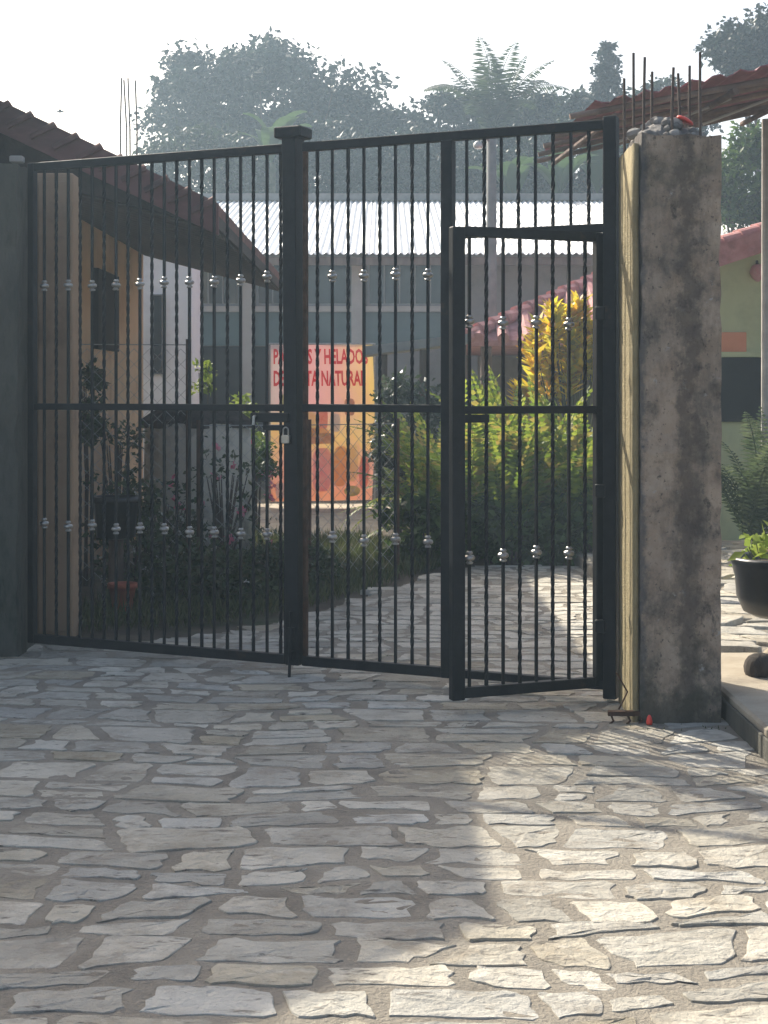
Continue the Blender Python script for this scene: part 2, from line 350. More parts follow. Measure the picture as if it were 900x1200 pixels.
# ------------------------------------------------------------------ ground, paving, terrace, patio
gm = MB()
N = 24
xs = sorted([-140, 140] + [-30 + 60*i/N for i in range(N+1)]); ys = sorted([-60, 140] + [-6 + 50*i/N for i in range(N+1)])
vid = {}
for j, y in enumerate(ys):
    for i, x in enumerate(xs):
        vid[i, j] = len(gm.v); gm.v.append((x, y, -.035))
for j in range(len(ys)-1):
    for i in range(len(xs)-1): gm.f.append((vid[i, j], vid[i+1, j], vid[i+1, j+1], vid[i, j+1]))
ground = struct(gm.build('ground', 'soil'))

PATH = [(-5.0, .3), (1.455, .3), (1.455, 6.9), (1.75, 9.5), (2.3, 12.2), (1.45, 12.3), (.74, 12.35), (.30, 11.5), (-.05, 10.7), (-.45, 9.7), (-.85, 9.0), (-1.35, 8.65), (-2.2, 8.5), (-5.0, 8.4)]
def inside(x, y, poly):
    c = False; k = len(poly)
    for i in range(k):
        (x1, y1), (x2, y2) = poly[i], poly[(i+1) % k]
        if (y1 > y) != (y2 > y) and x < (x2-x1)*(y-y1)/(y2-y1)+x1: c = not c
    return c
pm = MB(); st_ = .045; gx = np.arange(-4.0, 2.4, st_); gy = np.arange(2.4, 12.5, st_)
XX, YY = np.meshgrid(gx, gy, indexing='ij')
def lowf(n1, n2, up_):
    a = rng.normal(size=(n1//up_+3, n2//up_+3)); i = np.arange(n1)/up_; j = np.arange(n2)/up_
    i0, j0 = i.astype(int), j.astype(int); fi, fj = (i-i0)[:, None], (j-j0)[None, :]
    return a[i0][:, j0]*(1-fi)*(1-fj) + a[i0+1][:, j0]*fi*(1-fj) + a[i0][:, j0+1]*(1-fi)*fj + a[i0+1][:, j0+1]*fi*fj
ZZ = -.0012 + .0016*lowf(*XX.shape, 5) + .0008*rng.normal(size=XX.shape)
pid = -np.ones(XX.shape, int)
for i in range(XX.shape[0]):
    for j in range(XX.shape[1]):
        if inside(XX[i, j], YY[i, j], PATH): pid[i, j] = len(pm.v); pm.v.append((XX[i, j], YY[i, j], ZZ[i, j]))
for i in range(XX.shape[0]-1):
    for j in range(XX.shape[1]-1):
        q = (pid[i, j], pid[i+1, j], pid[i+1, j+1], pid[i, j+1])
        if min(q) >= 0: pm.f.append(tuple(int(v) for v in q))
pm.loft([(PATH, -.031), (PATH, -.012)])
paving = struct(pm.build('paving', 'mortar', smooth=True))

def clip_poly(poly, nx, ny, d):
    out = []
    for i in range(len(poly)):
        a, bb = poly[i], poly[(i+1) % len(poly)]
        da, db = a[0]*nx + a[1]*ny - d, bb[0]*nx + bb[1]*ny - d
        if da <= 0: out.append(a)
        if (da < 0) != (db < 0) and abs(da-db) > 1e-12:
            t = da/(da-db); out.append((a[0]+(bb[0]-a[0])*t, a[1]+(bb[1]-a[1])*t))
    return out
def stone_cells(x0, x1, y0, y1, ok, dx=.262, dy=.188):
    """slabs laid in wandering courses: slanted joints, knocked-off corners, uneven gaps"""
    Ys = [y0]
    while Ys[-1] < y1: Ys.append(Ys[-1] + dy*random.uniform(.66, 1.42))
    ph = [random.uniform(0, 6.28)]
    for _ in Ys: ph.append(ph[-1] + random.gauss(0, .5))
    def line(r, x): return Ys[r] + dy*(.30*math.sin(1.1*x + ph[r]*.6) + .20*math.sin(3.9*x + ph[r]*1.9) + .10*math.sin(7.9*x + ph[r]*3.6))
    cells = []
    for r in range(len(Ys)-1):
        hgt = Ys[r+1]-Ys[r]; x = x0 + random.uniform(0, dx); joints = []
        while x < x1:
            joints.append((x, random.gauss(0, .15)*hgt)); x += dx*random.uniform(.55, 1.5)*(1.12 if hgt > dy else .95)
        for (xa, sa), (xb, sb) in zip(joints[:-1], joints[1:]):
            quads = [((xa-sa, line(r, xa-sa)), (xb-sb, line(r, xb-sb)), (xb+sb, line(r+1, xb+sb)), (xa+sa, line(r+1, xa+sa)))]
            if hgt > dy*1.12 and random.random() < .22:          # split into two thin slabs
                q = quads[0]; t0, t1 = random.uniform(.38, .62), random.uniform(.38, .62)
                L0 = tuple(q[0][i]+(q[3][i]-q[0][i])*t0 for i in (0, 1)); R0 = tuple(q[1][i]+(q[2][i]-q[1][i])*t1 for i in (0, 1))
                quads = [(q[0], q[1], R0, L0), (L0, R0, q[2], q[3])]
            for q in quads:
                cx = sum(p[0] for p in q)/4; cy = sum(p[1] for p in q)/4
                if not ok(cx, cy): continue
                poly = list(q)
                for i in range(4):
                    a, bb = q[i], q[(i+1) % 4]; ln = math.hypot(bb[0]-a[0], bb[1]-a[1]) or 1e-6
                    nx, ny = (bb[1]-a[1])/ln, -(bb[0]-a[0])/ln
                    gap = random.choice((.002, .004, .007, .011)) if i % 2 == 0 else random.choice((.003, .007, .011, .017))
                    poly = clip_poly(poly, nx, ny, a[0]*nx + a[1]*ny - gap)
                    if len(poly) < 3: break
                if len(poly) < 3: continue
                for (px_, py_) in q:                               # knock corners off
                    if random.random() < .5:
                        vx, vy = px_-cx, py_-cy; an = math.atan2(vy, vx) + random.gauss(0, .35); nx, ny = math.cos(an), math.sin(an)
                        dmax = max(p[0]*nx + p[1]*ny for p in poly)
                        poly = clip_poly(poly, nx, ny, dmax - random.uniform(.008, .034))
                        if len(poly) < 3: break
                if len(poly) >= 3: cells.append((cx, cy, poly))
    return cells
def stone_mesh(mb, cx, cy, poly, base, top):
    # flat slab with a broken, chipped outline
    pts = []
    k = len(poly); size = max(max(abs(p[0]-cx), abs(p[1]-cy)) for p in poly)
    for i in range(k):
        a, bb = poly[i], poly[(i+1) % k]; ln = math.hypot(bb[0]-a[0], bb[1]-a[1])
        if ln < .015: continue
        nx, ny = (bb[1]-a[1])/ln, -(bb[0]-a[0])/ln
        m_ = 2 if ln < .08 else 3 if ln < .15 else 5
        sag = random.gauss(0, .010)
        for q in range(m_):
            t = (q + .35 + random.uniform(0, .3))/m_
            off = random.gauss(-.005, .0065) - abs(sag)*math.sin(math.pi*t)
            pts.append((a[0]+(bb[0]-a[0])*t + nx*off - cx, a[1]+(bb[1]-a[1])*t + ny*off - cy))
    if len(pts) < 4: return
    k = len(pts); tx, ty = random.gauss(0, .006), random.gauss(0, .006)
    mx_, my_ = sum(p[0] for p in pts)/k, sum(p[1] for p in pts)/k
    def ring(s_, z, jz, js=.0): return [(mx_+(p[0]-mx_)*(q_ := s_ + random.gauss(0, js)), my_+(p[1]-my_)*q_, z + tx*p[0] + ty*p[1] + random.gauss(0, jz)) for p in pts]
    rings = [ring(1.01, base, 0), ring(1.0, top-.002, .0010), ring(.982, top, .0006, .006), ring(.80, top, .0011, .05), ring(.42, top, .0012, .06)]
    v = [q for r_ in rings for q in r_] + [(mx_, my_, top+.001+random.gauss(0, .002))]
    f = [(r*k+i, r*k+(i+1) % k, (r+1)*k+(i+1) % k, (r+1)*k+i) for r in range(4) for i in range(k)] + [(4*k+i, 4*k+(i+1) % k, 5*k) for i in range(k)]
    area = abs(sum(pts[i][0]*pts[(i+1) % k][1]-pts[(i+1) % k][0]*pts[i][1] for i in range(k)))/2
    mb.add(v, f); return area
def okpath(x, y): return inside(x, y, PATH) and x > -.29*y - .25 and x < .29*y + .3
cells = stone_cells(-3.2, 3.0, 2.6, 12.6, okpath)
sto = []
for (sx, sy, poly) in cells:
    mb = MB(); top = random.uniform(.0005, .0035)
    ar = stone_mesh(mb, sx, sy, poly, -.03, top)
    if ar and ar > .004:
        vis = ar/sy**3 * (1 if abs(sx) < .26*sy and sy > 3.3 else .02) * (1 if sy < 8 else .8)
        sto.append((vis, sx, sy, mb))
sto.sort(key=lambda t: -t[0])
rest = MB()
for i, (vis, sx, sy, mb) in enumerate(sto):
    if i < 300:
        o = mb.build('stone', 'stone', paving, smooth=False); o.location = (sx, sy, 0)
    else: rest.add([(v[0]+sx, v[1]+sy, v[2]) for v in mb.v], mb.f)
stuff(rest.build('far_stones', 'stone', paving))

# raised terrace on the right with its concrete edge and loose flagstones
tm_ = MB(); tm_.bbox(1.46, 9, 3.0, 7.55, -.05, .115, .012)
terr = struct(tm_.build('terrace', 'concrete'))
rz_m = MB(); rz_m.bbox(1.444, 1.459, 3.0, 6.95, -.05, .085, .004); rz_m.build('shade_painted_riser', 'pillar_old', terr)  # riser coloured dark to paint in the pillar's shadow
tm2 = MB(); tm2.box(1.55, 9, 7.56, 13.5, -.05, .085); tb = tm2.build('flagstone_bed', 'mortar', terr)
for (sx, sy, poly) in stone_cells(1.5, 4.2, 7.5, 13.4, lambda x, y: 1.72 < x < 4.1 and 7.7 < y < 13.2 and x < .26*y, .34, .30):
    mb = MB()
    if stone_mesh(mb, sx, sy, poly, .08, random.uniform(.098, .118)):
        o = mb.build('flagstone', 'stone', terr, smooth=True); o.location = (sx, sy, 0)
pt = MB(); pt.bbox(-1.9, 1.2, 14.7, 18.9, -.04, .012, .01)
struct(pt.build('patio', 'concrete'))

# ------------------------------------------------------------------ the gate
PL, PR = Vector((-1.888, 8.25, 0)), Vector((1.023, 6.92, 0))
GD = PR - PL; GL = GD.length; GA = math.atan2(GD.y, GD.x)
def gs(x):
    u = (x-CX)/F; t = (u*PL.y - PL.x)/(GD.x - u*GD.y); return t*GL
ZT, ZM, ZB = 2.60, 1.316, .072
def square_bar(z0, z1, h=.0060):
    m_ = MB(); m_.box(-h, h, -h, h, z0, z1); return m_
def twist_bar(z0, z1, r=.0094, turns_per_m=9.0):
    n_ = int((z1-z0)*44); m_ = MB()
    # plain at the ends, twisted between
    vs = []; th = 0
    for i in range(n_+1):
        t = i/n_; z = z0+(z1-z0)*t
        if .04 < t < .96: th += 2*math.pi*turns_per_m*(z1-z0)/n_/2
        for j in range(4):
            a = th + math.pi/4 + j*math.pi/2; vs.append((r*math.cos(a), r*math.sin(a), z))
    fs = [(i*4+j, i*4+(j+1) % 4, (i+1)*4+(j+1) % 4, (i+1)*4+j) for i in range(n_) for j in range(4)]
    m_.add(vs, fs); return m_
def collar_mesh():
    m_ = MB(); m_.lathe([(.010, -.030), (.017, -.029), (.019, -.024), (.016, -.019), (.010, -.017), (.010, -.013), (.022, -.011), (.0285, -.005), (.0285, .005), (.022, .011), (.010, .013), (.010, .017), (.016, .019), (.018, .024), (.014, .030), (.009, .033)], 14)
    return m_.mesh('collar', 'silver')
CM = collar_mesh()
for p in CM.polygons: p.use_smooth = True
_bars = {}
def bar_mesh(kind, z0, z1):
    key = (kind, round(z0, 3), round(z1, 3))
    if key not in _bars: _bars[key] = (square_bar if kind == 's' else twist_bar)(z0, z1).mesh('bar', 'black_paint')
    return _bars[key]
def bars(parent, ss, z0, z1, first_collar, y=0.0, zc=(1.955, .683)):
    for i, s_ in enumerate(ss):
        c = (i % 2 == first_collar)
        o = link('bar', bar_mesh('s' if c else 't', z0, z1), parent); o.location = (s_, y, 0)
        if c:
            for z in zc:
                if z0 < z < z1:
                    k = link('collar', CM, o); k.location = (0, 0, z + random.gauss(0, .004)); k.scale = (.86, .86, .92); k.rotation_euler = (random.gauss(0, .05), random.gauss(0, .05), random.random()*6)
def rail(parent, name, s0, s1, z, h=.022, d=.020, y=0.0):
    m_ = MB(); m_.bbox(0, s1-s0, -d, d, -h, h, .003); o = m_.build(name, 'black_paint', parent); o.location = (s0, y, z); return o
def stile(parent, name, s_, z0, z1, h=.02, d=.02, y=0.0, lean=0.0):
    m_ = MB(); m_.bbox(-h, h, -d, d, 0, z1-z0, .003); o = m_.build(name, 'black_paint', parent); o.location = (s_, y, z0); o.rotation_euler = (0, lean, 0); return o

leafL = thing('gate_leaf', 'black iron driveway gate leaf of twisted bars beside the dark vine-covered pillar', 'gate', PL, GA)
sA, sC = gs(38), gs(345)
rail(leafL, 'top_rail', sA+.02, sC-.05, ZT); rail(leafL, 'middle_rail', sA+.02, sC-.05, ZM, .017); rail(leafL, 'bottom_rail', sA+.02, sC-.05, ZB, .024)
stile(leafL, 'end_stile', sA, ZB-.024, ZT+.022, .020)
stile(leafL, 'lock_stile', sC-.032, ZB-.024, ZT+.02, .018)
bars(leafL, [gs(x) for x in (52, 66, 80, 94, 108, 122, 136, 150, 164, 178, 192.5, 207, 222, 236.5, 251, 266.5, 282, 297, 313, 329)], ZB, ZT, 0)
sb_ = MB(); sb_.bbox(gs(300), gs(345), -.062, -.022, ZM-.070, ZM-.024, .004); sbo = sb_.build('slide_bolt', 'black_paint', leafL)
k = MB(); k.tube([(gs(306), -.045, ZM-.038), (gs(306), -.075, ZM-.045), (gs(306), -.078, ZM-.085)], .008, 8); k.build('bolt_handle', 'silver', sbo)
k = MB(); k.box(gs(314), gs(341), -.052, -.026, ZM-.112, ZM-.086); k.build('hasp', 'black_paint', sbo)
k = MB(); k.box(gs(314), gs(318), -.050, -.028, ZM-.0855, ZM-.071); k.build('hasp_leg', 'black_paint', sbo)

leafR = thing('gate_leaf', 'black iron driveway gate leaf with capped centre post and wicket opening', 'gate', PL, GA)
sE = GL
sp1, sp2 = gs(524), gs(716)
stile(leafR, 'centre_post', sC+.012, .052, ZT+.06, .037, .05, 0, lean=-.008)
k = MB(); k.bbox(-.075, .075, -.065, .065, 0, .055, .006); o = k.build('post_cap', 'black_paint', leafR); o.location = (sC-.008, 0, ZT+.045)
stile(leafR, 'rusty_edge', sC+.062, .05, ZT-.02, .010, .014).data.materials[0] = MAT['rust']
rail(leafR, 'top_rail', sC+.05, sp2, ZT); rail(leafR, 'middle_rail', sC+.05, sp1, ZM, .019); rail(leafR, 'bottom_rail', sC+.05, sp1+.02, ZB, .024)
rail(leafR, 'threshold_rail', sp1+.021, sp2, ZB, .019)
stile(leafR, 'wicket_post', sp1+.005, ZB-.024, ZT-.02, .028, .028)
stile(leafR, 'hinge_post', sp2, .015, ZT+.035, .030, .030)
rail(leafR, 'transom', sp1+.03, sp2-.03, 2.135, .019)
bars(leafR, [gs(x) for x in (372, 389.5, 408, 426.5, 445, 463.5, 483, 501.5)], ZB, ZT, 1)
bars(leafR, [gs(x) for x in (547, 567.5, 587.5, 607.5, 627.5, 648, 669, 690)], 2.135, ZT, 0)
k = MB(); k.tube([(gs(348), -.065, .32), (gs(348), -.07, .15), (gs(348)+.002, -.085, .0)], .0075, 8); o = k.build('drop_bolt', 'black_paint', leafR)
for z in (.20, .085):
    k = MB(); k.box(gs(348)-.014, gs(348)+.014, -.075, -.045, z, z+.04); k.build('bolt_keeper', 'black_paint', o)
for z in (.34, .95, 1.75): 
    k = MB(); k.bbox(-.035, .012, -.033, .033, -.03, .03, .004); o = k.build('hinge', 'black_paint', leafR); o.location = (sp2-.030, -.004, z)

padlock = thing('padlock', 'small silver padlock hanging from the gate bolt', 'padlock', PL + GD.normalized()*gs(336) + Vector((0, -.075, ZM-.175)), GA)
k = MB(); k.bbox(-.022, .022, -.011, .011, 0, .042, .004); k.build('lock_body', 'brass', padlock)
k = MB(); k.tube([(-.014, 0, .04)] + [(-.014*math.cos(t*math.pi/8), 0, .066+.014*math.sin(t*math.pi/8)) for t in range(9)] + [(.014, 0, .04)], .0038, 8); k.build('shackle', 'silver', padlock)

# wicket door, hinged on the right, its free edge swung out
Hh = PL + GD*((gs(701))/GL); Hf = Vector((.318, 6.685, 0))
DD = Hf - Hh; DL = DD.length; DA = math.atan2(DD.y, DD.x)
wk = thing('wicket_door', 'narrow black iron wicket door standing ajar in the gate', 'gate', Hh, DA)
zt, zb = 2.095, .085
stile(wk, 'hinge_stile', .0, zb-.02, zt+.018, .019)
stile(wk, 'free_stile', DL, zb-.03, zt+.018, .030, .022)
rail(wk, 'top_rail', .02, DL-.03, zt); rail(wk, 'middle_rail', .02, DL-.03, ZM, .017); rail(wk, 'bottom_rail', .02, DL-.03, zb, .023)
dn = 8
bars(wk, [DL*(1 - (i+.72)/(dn+.55)) for i in range(dn)], zb, zt, 0, zc=(1.70, .675))
k = MB(); k.box(DL-.15, DL-.03, -.012, .012, ZM-.055, ZM-.02); k.build('latch_plate', 'black_paint', wk)

# ------------------------------------------------------------------ pillars
def rough_prism(x0, x1, y0, y1, z0, z1, nx, ny, nz, amp, M=None):
    """box with broken, slightly wandering faces"""
    m_ = MB(); grid = {}
    def vert(i, j, k):
        if (i, j, k) not in grid:
            x = x0+(x1-x0)*i/nx; y = y0+(y1-y0)*j/ny; z = z0+(z1-z0)*k/nz
            e_ = (i in (0, nx)) + (j in (0, ny)); g = amp*(1.6 if e_ == 2 else 1)
            sx = -1 if i == 0 else 1 if i == nx else 0; sy = -1 if j == 0 else 1 if j == ny else 0
            a = -abs(random.gauss(0, g)) if e_ == 2 else random.gauss(0, g)
            bb = -abs(random.gauss(0, g)) if e_ == 2 else random.gauss(0, g)
            grid[i, j, k] = len(m_.v); m_.v.append((x+sx*a, y+sy*bb, z + (random.gauss(0, amp*2) if k == nz else 0)))
        return grid[i, j, k]
    for k in range(nz):
        for i in range(nx):
            m_.f.append((vert(i, 0, k), vert(i+1, 0, k), vert(i+1, 0, k+1), vert(i, 0, k+1)))
            m_.f.append((vert(i+1, ny, k), vert(i, ny, k), vert(i, ny, k+1), vert(i+1, ny, k+1)))
        for j in range(ny):
            m_.f.append((vert(nx, j, k), vert(nx, j+1, k), vert(nx, j+1, k+1), vert(nx, j, k+1)))
            m_.f.append((vert(0, j+1, k), vert(0, j, k), vert(0, j, k+1), vert(0, j+1, k+1)))
    for i in range(nx):
        for j in range(ny): m_.f.append((vert(i, j, nz), vert(i+1, j, nz), vert(i+1, j+1, nz), vert(i, j+1, nz)))
    return m_
PX0, PX1, PY0, PY1, PZ = 1.065, 1.422, 6.46, 6.90, 2.475
pil = thing('gate_pillar', 'tall weathered concrete gate pillar with mould streaks and bare rebar on top', 'pillar', ((PX0+PX1)/2, (PY0+PY1)/2, 0))
o = rough_prism(PX0+.012-(PX0+PX1)/2, PX1-(PX0+PX1)/2, PY0-(PY0+PY1)/2, PY1-(PY0+PY1)/2, -.04, PZ, 5, 5, 34, .0035).build('shaft', 'pillar_face', pil)
# yellow plastered side
o = rough_prism(-.012, .010, -.20, .22, -.03, PZ-.03, 1, 5, 12, .0008).build('yellow_plaster', 'pillar_side', pil, smooth=True); o.location = (PX0-(PX0+PX1)/2, 0, 0)
mb = MB(); kk = 20; ph = [random.uniform(.8, 1.15) for _ in range(kk)]
mb.loft([([(-.03 + .15*a_*ph[j]*math.cos(2*math.pi*j/kk), .17*a_*ph[(j*3) % kk]*math.sin(2*math.pi*j/kk)) for j in range(kk)], PZ + z_) for a_, z_ in ((1, -.02), (.9, .03), (.62, .062), (.25, .085))]); mb.build('mortar_mound', 'rubble', pil)
for i in range(46):
    s_ = random.uniform(.014, .036); mb = MB()
    ph = [random.uniform(.5, 1.25) for _ in range(8)]
    mb.loft([([(s_*rr*ph[j]*math.cos(j*math.pi/4), s_*rr*ph[(j+3) % 8]*math.sin(j*math.pi/4)) for j in range(8)], zz*s_) for rr, zz in ((.8, -.4), (1.05, 0), (.95, .5), (.45, .85))])
    o = mb.build('rubble_lump', 'rubble', pil); lx, ly = random.uniform(-.16, .12), random.uniform(-.20, .12); o.location = (lx, ly, PZ + .004 + .085*max(0, 1-((lx+.03)/.16)**2-(ly/.19)**2)); o.rotation_euler = (random.uniform(-.4, .4), random.uniform(-.4, .4), random.uniform(0, 6))
for x, top in ((732, 92), (743, 62), (755, 67), (764, 84), (788, 79), (796, 86), (808, 77), (821, 61)):
    Yr = PY0 + (.06 if x in (755, 788, 821) else .30); p = P(x, top, Yr)
    mb = MB(); h = p.z-PZ+.1
    mb.tube([(0, 0, 0), (random.gauss(0, .002), 0, h*.5), (random.gauss(0, .004), 0, h)], .0062, 7)
    o = mb.build('rebar', 'rebar', pil); o.location = (p.x-(PX0+PX1)/2, Yr-(PY0+PY1)/2, PZ-.1)
mb = MB(); mb.loft([([(.044*a*math.cos(j*math.pi/5), .026*a*math.sin(j*math.pi/5)) for j in range(10)], z) for a, z in ((.9, -.012), (1, 0), (.8, .012), (.4, .02))])
o = tag(mb.build('plastic_scrap', 'red_plastic', smooth=True), 'crumpled red plastic scrap lying on the pillar top', 'litter'); o.location = P(803, 141, 6.58); o.rotation_euler = (.25, .38, .5); o.scale = (1, 1.2, .55)
mb = MB(); mb.loft([([(.014*a*math.cos(j*math.pi/4), .012*a*math.sin(j*math.pi/4)) for j in range(8)], z) for a, z in ((.8, 0), (1, .012), (.7, .03), (.3, .04))])
o = tag(mb.build('bottle_cap', 'red_plastic', smooth=True), 'small bright red plastic bit at the foot of the concrete pillar', 'litter'); o.location = (PX0+.045, PY0-.035, .004)
br = thing('metal_bracket', 'bent rusty metal bracket lying at the pillar foot', 'bracket', (PX0-.02, PY0+.02, 0))
mb = MB(); mb.box(-.10, .05, -.012, .012, .030, .050); mb.build('strap', 'rust', br)
for x in (-.09, -.02, .03):
    mb = MB(); mb.tube([(x, 0, .04), (x+.01, -.02, .012), (x-.005, -.025, .0)], .005, 6); mb.build('prong', 'rust', br)
mb = MB(); mb.tube([(-.05, .03, .05), (-.01, .05, .12), (-.055, .06, .20)], .004, 6); mb.build('wire_tail', 'rust', br)

# left pillar with climbing leaves
LX1 = -1.925
lp = thing('gate_pillar', 'dark mossy gate pillar overgrown with climbing leaves', 'pillar', (LX1-.25, 8.30, 0))
rough_prism(-.25, .25, -.22, .22, -.04, 2.60, 6, 5, 30, .005).build('shaft', 'pillar_old', lp)
mb = MB(); mb.bbox(-.05, .02, -.03, .03, 0, .035, .005); o = mb.build('hinge_block', 'slab_grey', lp); o.location = (.25, -.18, 2.605)
vn = thing('climbing_vine', 'leafy vine climbing the dark pillar at the gate end', 'vine', (LX1-.28, 8.06, 0))
mb = MB()
for q in range(5):
    x = random.uniform(-.15, .1); pts = [(x + .05*math.sin(z*3+q) , random.uniform(-.03, 0), z) for z in np.linspace(0, 2.6, 14)]
    mb.tube(pts, [.008*(1-.6*i/14) for i in range(14)], 5)
mb.build('stem', 'bark', vn)
c = np.stack([rng.uniform(-.25, .14, 900), rng.uniform(-.07, -.0, 900), rng.random(900)**.7*2.75], 1)
c = c[(rng.random(900) < .3 + .7*np.exp(-((c[:, 2]-2.6)/.5)**2)) & (c[:, 0] < .02 + .12*rng.random(900))]
t_ = np.stack([rng.uniform(-.30, .05, 160), rng.uniform(-.10, .15, 160), 2.6 + rng.random(160)*.28], 1); c = np.concatenate([c, t_])
leaves('foliage', c, rdir(len(c)) + [0, -.3, -.3], rdir(len(c)) + [0, -1, .3], .06*(.6+.8*rng.random(len(c))), .04, 'leaf_vine', vn)

# ------------------------------------------------------------------ left house
Z1, Z2, EX, EZ, SL = 9.5, 15.5, -1.04, 2.57, .47
hs_ = thing('low_house', 'low tan house with a red verge and deep dark eaves behind the gate', 'house', (EX, Z1, 0))
def rel(o, root=hs_): 
    o.location = Vector(o.location) - Vector(root.location); return o
RXL = -6.2
def roofz(x): return EZ + SL*(EX-x) if x > -4.4 else EZ + SL*(EX+4.4) - SL*(-4.4-x)
mb = MB(); X_ = [EX, -4.4, -7.8]
vs_ = []
for y in (Z1, Z2):
    for x in X_: vs_ += [(x, y, roofz(x)), (x, y, roofz(x)-.07)]
mb.add(vs_, [(0, 2, 8, 6), (2, 4, 10, 8), (1, 7, 9, 3), (3, 9, 11, 5), (0, 6, 7, 1), (4, 5, 11, 10), (0, 1, 3, 2), (2, 3, 5, 4), (6, 8, 9, 7), (8, 10, 11, 9)])
roof = rel(mb.build('roof', 'roof_red', hs_))
# boxed eave: shallow sloping soffit from the eave back to the wall
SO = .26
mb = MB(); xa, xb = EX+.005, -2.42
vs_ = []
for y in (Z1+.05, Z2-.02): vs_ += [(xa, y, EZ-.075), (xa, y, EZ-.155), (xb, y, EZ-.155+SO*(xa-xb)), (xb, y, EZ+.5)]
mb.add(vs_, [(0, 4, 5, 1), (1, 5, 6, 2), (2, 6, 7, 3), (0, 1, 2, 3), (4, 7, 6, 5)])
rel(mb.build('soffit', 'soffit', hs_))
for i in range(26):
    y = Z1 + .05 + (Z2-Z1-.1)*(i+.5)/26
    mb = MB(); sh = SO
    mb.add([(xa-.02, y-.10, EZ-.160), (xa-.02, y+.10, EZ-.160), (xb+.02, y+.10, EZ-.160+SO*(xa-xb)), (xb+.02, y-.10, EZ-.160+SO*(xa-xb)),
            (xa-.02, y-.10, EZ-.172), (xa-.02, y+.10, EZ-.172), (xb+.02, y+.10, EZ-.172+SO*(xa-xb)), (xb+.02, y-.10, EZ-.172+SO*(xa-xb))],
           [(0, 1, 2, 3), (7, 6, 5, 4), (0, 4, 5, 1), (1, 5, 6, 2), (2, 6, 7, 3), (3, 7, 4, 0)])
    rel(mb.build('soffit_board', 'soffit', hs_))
# verge: fascia board and one row of cap tiles
mb = MB(); vs_ = []
for y in (Z1-.035, Z1-.004):
    for x in (EX+.02, -4.4): vs_ += [(x, y, roofz(x)-.005), (x, y, roofz(x)-.20)]
mb.add(vs_, [(0, 1, 3, 2), (4, 6, 7, 5), (0, 2, 6, 4), (1, 5, 7, 3), (0, 4, 5, 1), (2, 3, 7, 6)])
rel(mb.build('fascia', 'fascia_red', hs_))
ca = math.atan(SL)
tmb = MB()
for r_, sgn in ((.062, 1),):
    pts = []
    for q, (u, sc_) in enumerate(((0, 1.12), (.165, .92))):
        for j in range(9):
            a = math.pi*j/8; pts.append((u, -sc_*r_*math.cos(a), sc_*r_*.75*math.sin(a)))
        for j in range(9):
            a = math.pi*(8-j)/8; pts.append((u, -sc_*(r_-.014)*math.cos(a), sc_*(r_-.014)*.75*math.sin(a)-.004))
    tmb.add(pts, [(i, (i+1) % 18, 18+(i+1) % 18, 18+i) for i in range(18)])
    tmb.add([pts[j] for j in range(18)], [(j, j+1, 16-j, 17-j) for j in range(8)])
TILE = tmb.mesh('tile', 'roof_red')
nt_ = 25
for i in range(nt_):
    x = EX - .0 - i*.14
    o = link('verge_tile', TILE, hs_); o.location = (x + random.gauss(0, .003), Z1-.005, roofz(x)-.012); o.rotation_euler = (0, ca, math.pi)
    rel(o)
# walls
mb = MB(); mb.box(-2.62, -2.41, 9.62, 15.38, -.05, 2.85); rel(mb.build('side_wall', 'orange_wall', hs_))
mb = MB(); mb.box(-7.4, -2.63, 9.64, 9.84, -.05, 3.3); rel(mb.build('gable_wall', 'brown_wall', hs_))
def window(parent, x0, x1, y, z0, z1, nm, root, frame='window_frame', fr=.035, glass='window_glass', d=.04):
    fm = MB(); fm.box(x0, x1, y-d, y, z0, z0+fr); fm.box(x0, x1, y-d, y, z1-fr, z1); fm.box(x0, x0+fr, y-d, y, z0+fr, z1-fr); fm.box(x1-fr, x1, y-d, y, z0+fr, z1-fr)
    w_ = fm.build('window', frame, parent); w_.location = -Vector(root.location)
    step = (x1-x0-2*fr)/nm
    for i in range(nm):
        a = x0+fr+i*step
        g = MB(); g.box(a+.002, a+step-.022, y-d*.5, y-d*.2, z0+fr+.001, z1-fr-.001); g.build('pane', glass, w_)
        if i < nm-1:
            g = MB(); g.box(a+step-.020, a+step, y-d*.9, y-.002, z0+fr+.001, z1-fr-.001); g.build('mullion', frame, w_)
    return w_
wh = thing('white_house', 'white rendered wall end with one slit window beyond the tan house', 'house', (-2.6, 18.5, 0))
mb = MB(); mb.box(-3.6, -2.31, 18.5, 19.6, -.05, 3.25); o = mb.build('wall', 'white_wall', wh); o.location = -Vector(wh.location)
mb = MB(); mb.box(-3.8, -2.22, 18.35, 19.8, 3.25, 3.36); o = mb.build('roof_slab', 'slab_grey', wh); o.location = -Vector(wh.location)
window(wh, -2.78, -2.64, 18.49, 1.60, 2.56, 1, wh, fr=.012, d=.03)
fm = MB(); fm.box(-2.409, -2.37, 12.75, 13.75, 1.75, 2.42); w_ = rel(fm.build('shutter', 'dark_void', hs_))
# brown corner pier by the gate
cp = thing('corner_pier', 'brown painted corner pier of boards just behind the gate end', 'pier', (-2.06, 8.98, 0))
mb = MB(); mb.bbox(-.24, .262, -.10, .12, -.04, 2.66, .008); mb.build('core', 'brown_wall', cp)
for i in range(5):
    mb = MB(); mb.bbox(-.047, .047, -.012, .0, 0, 2.60, .004); o = mb.build('board', 'brown_wall', cp); o.location = (-.19 + i*.1, -.101, .01)

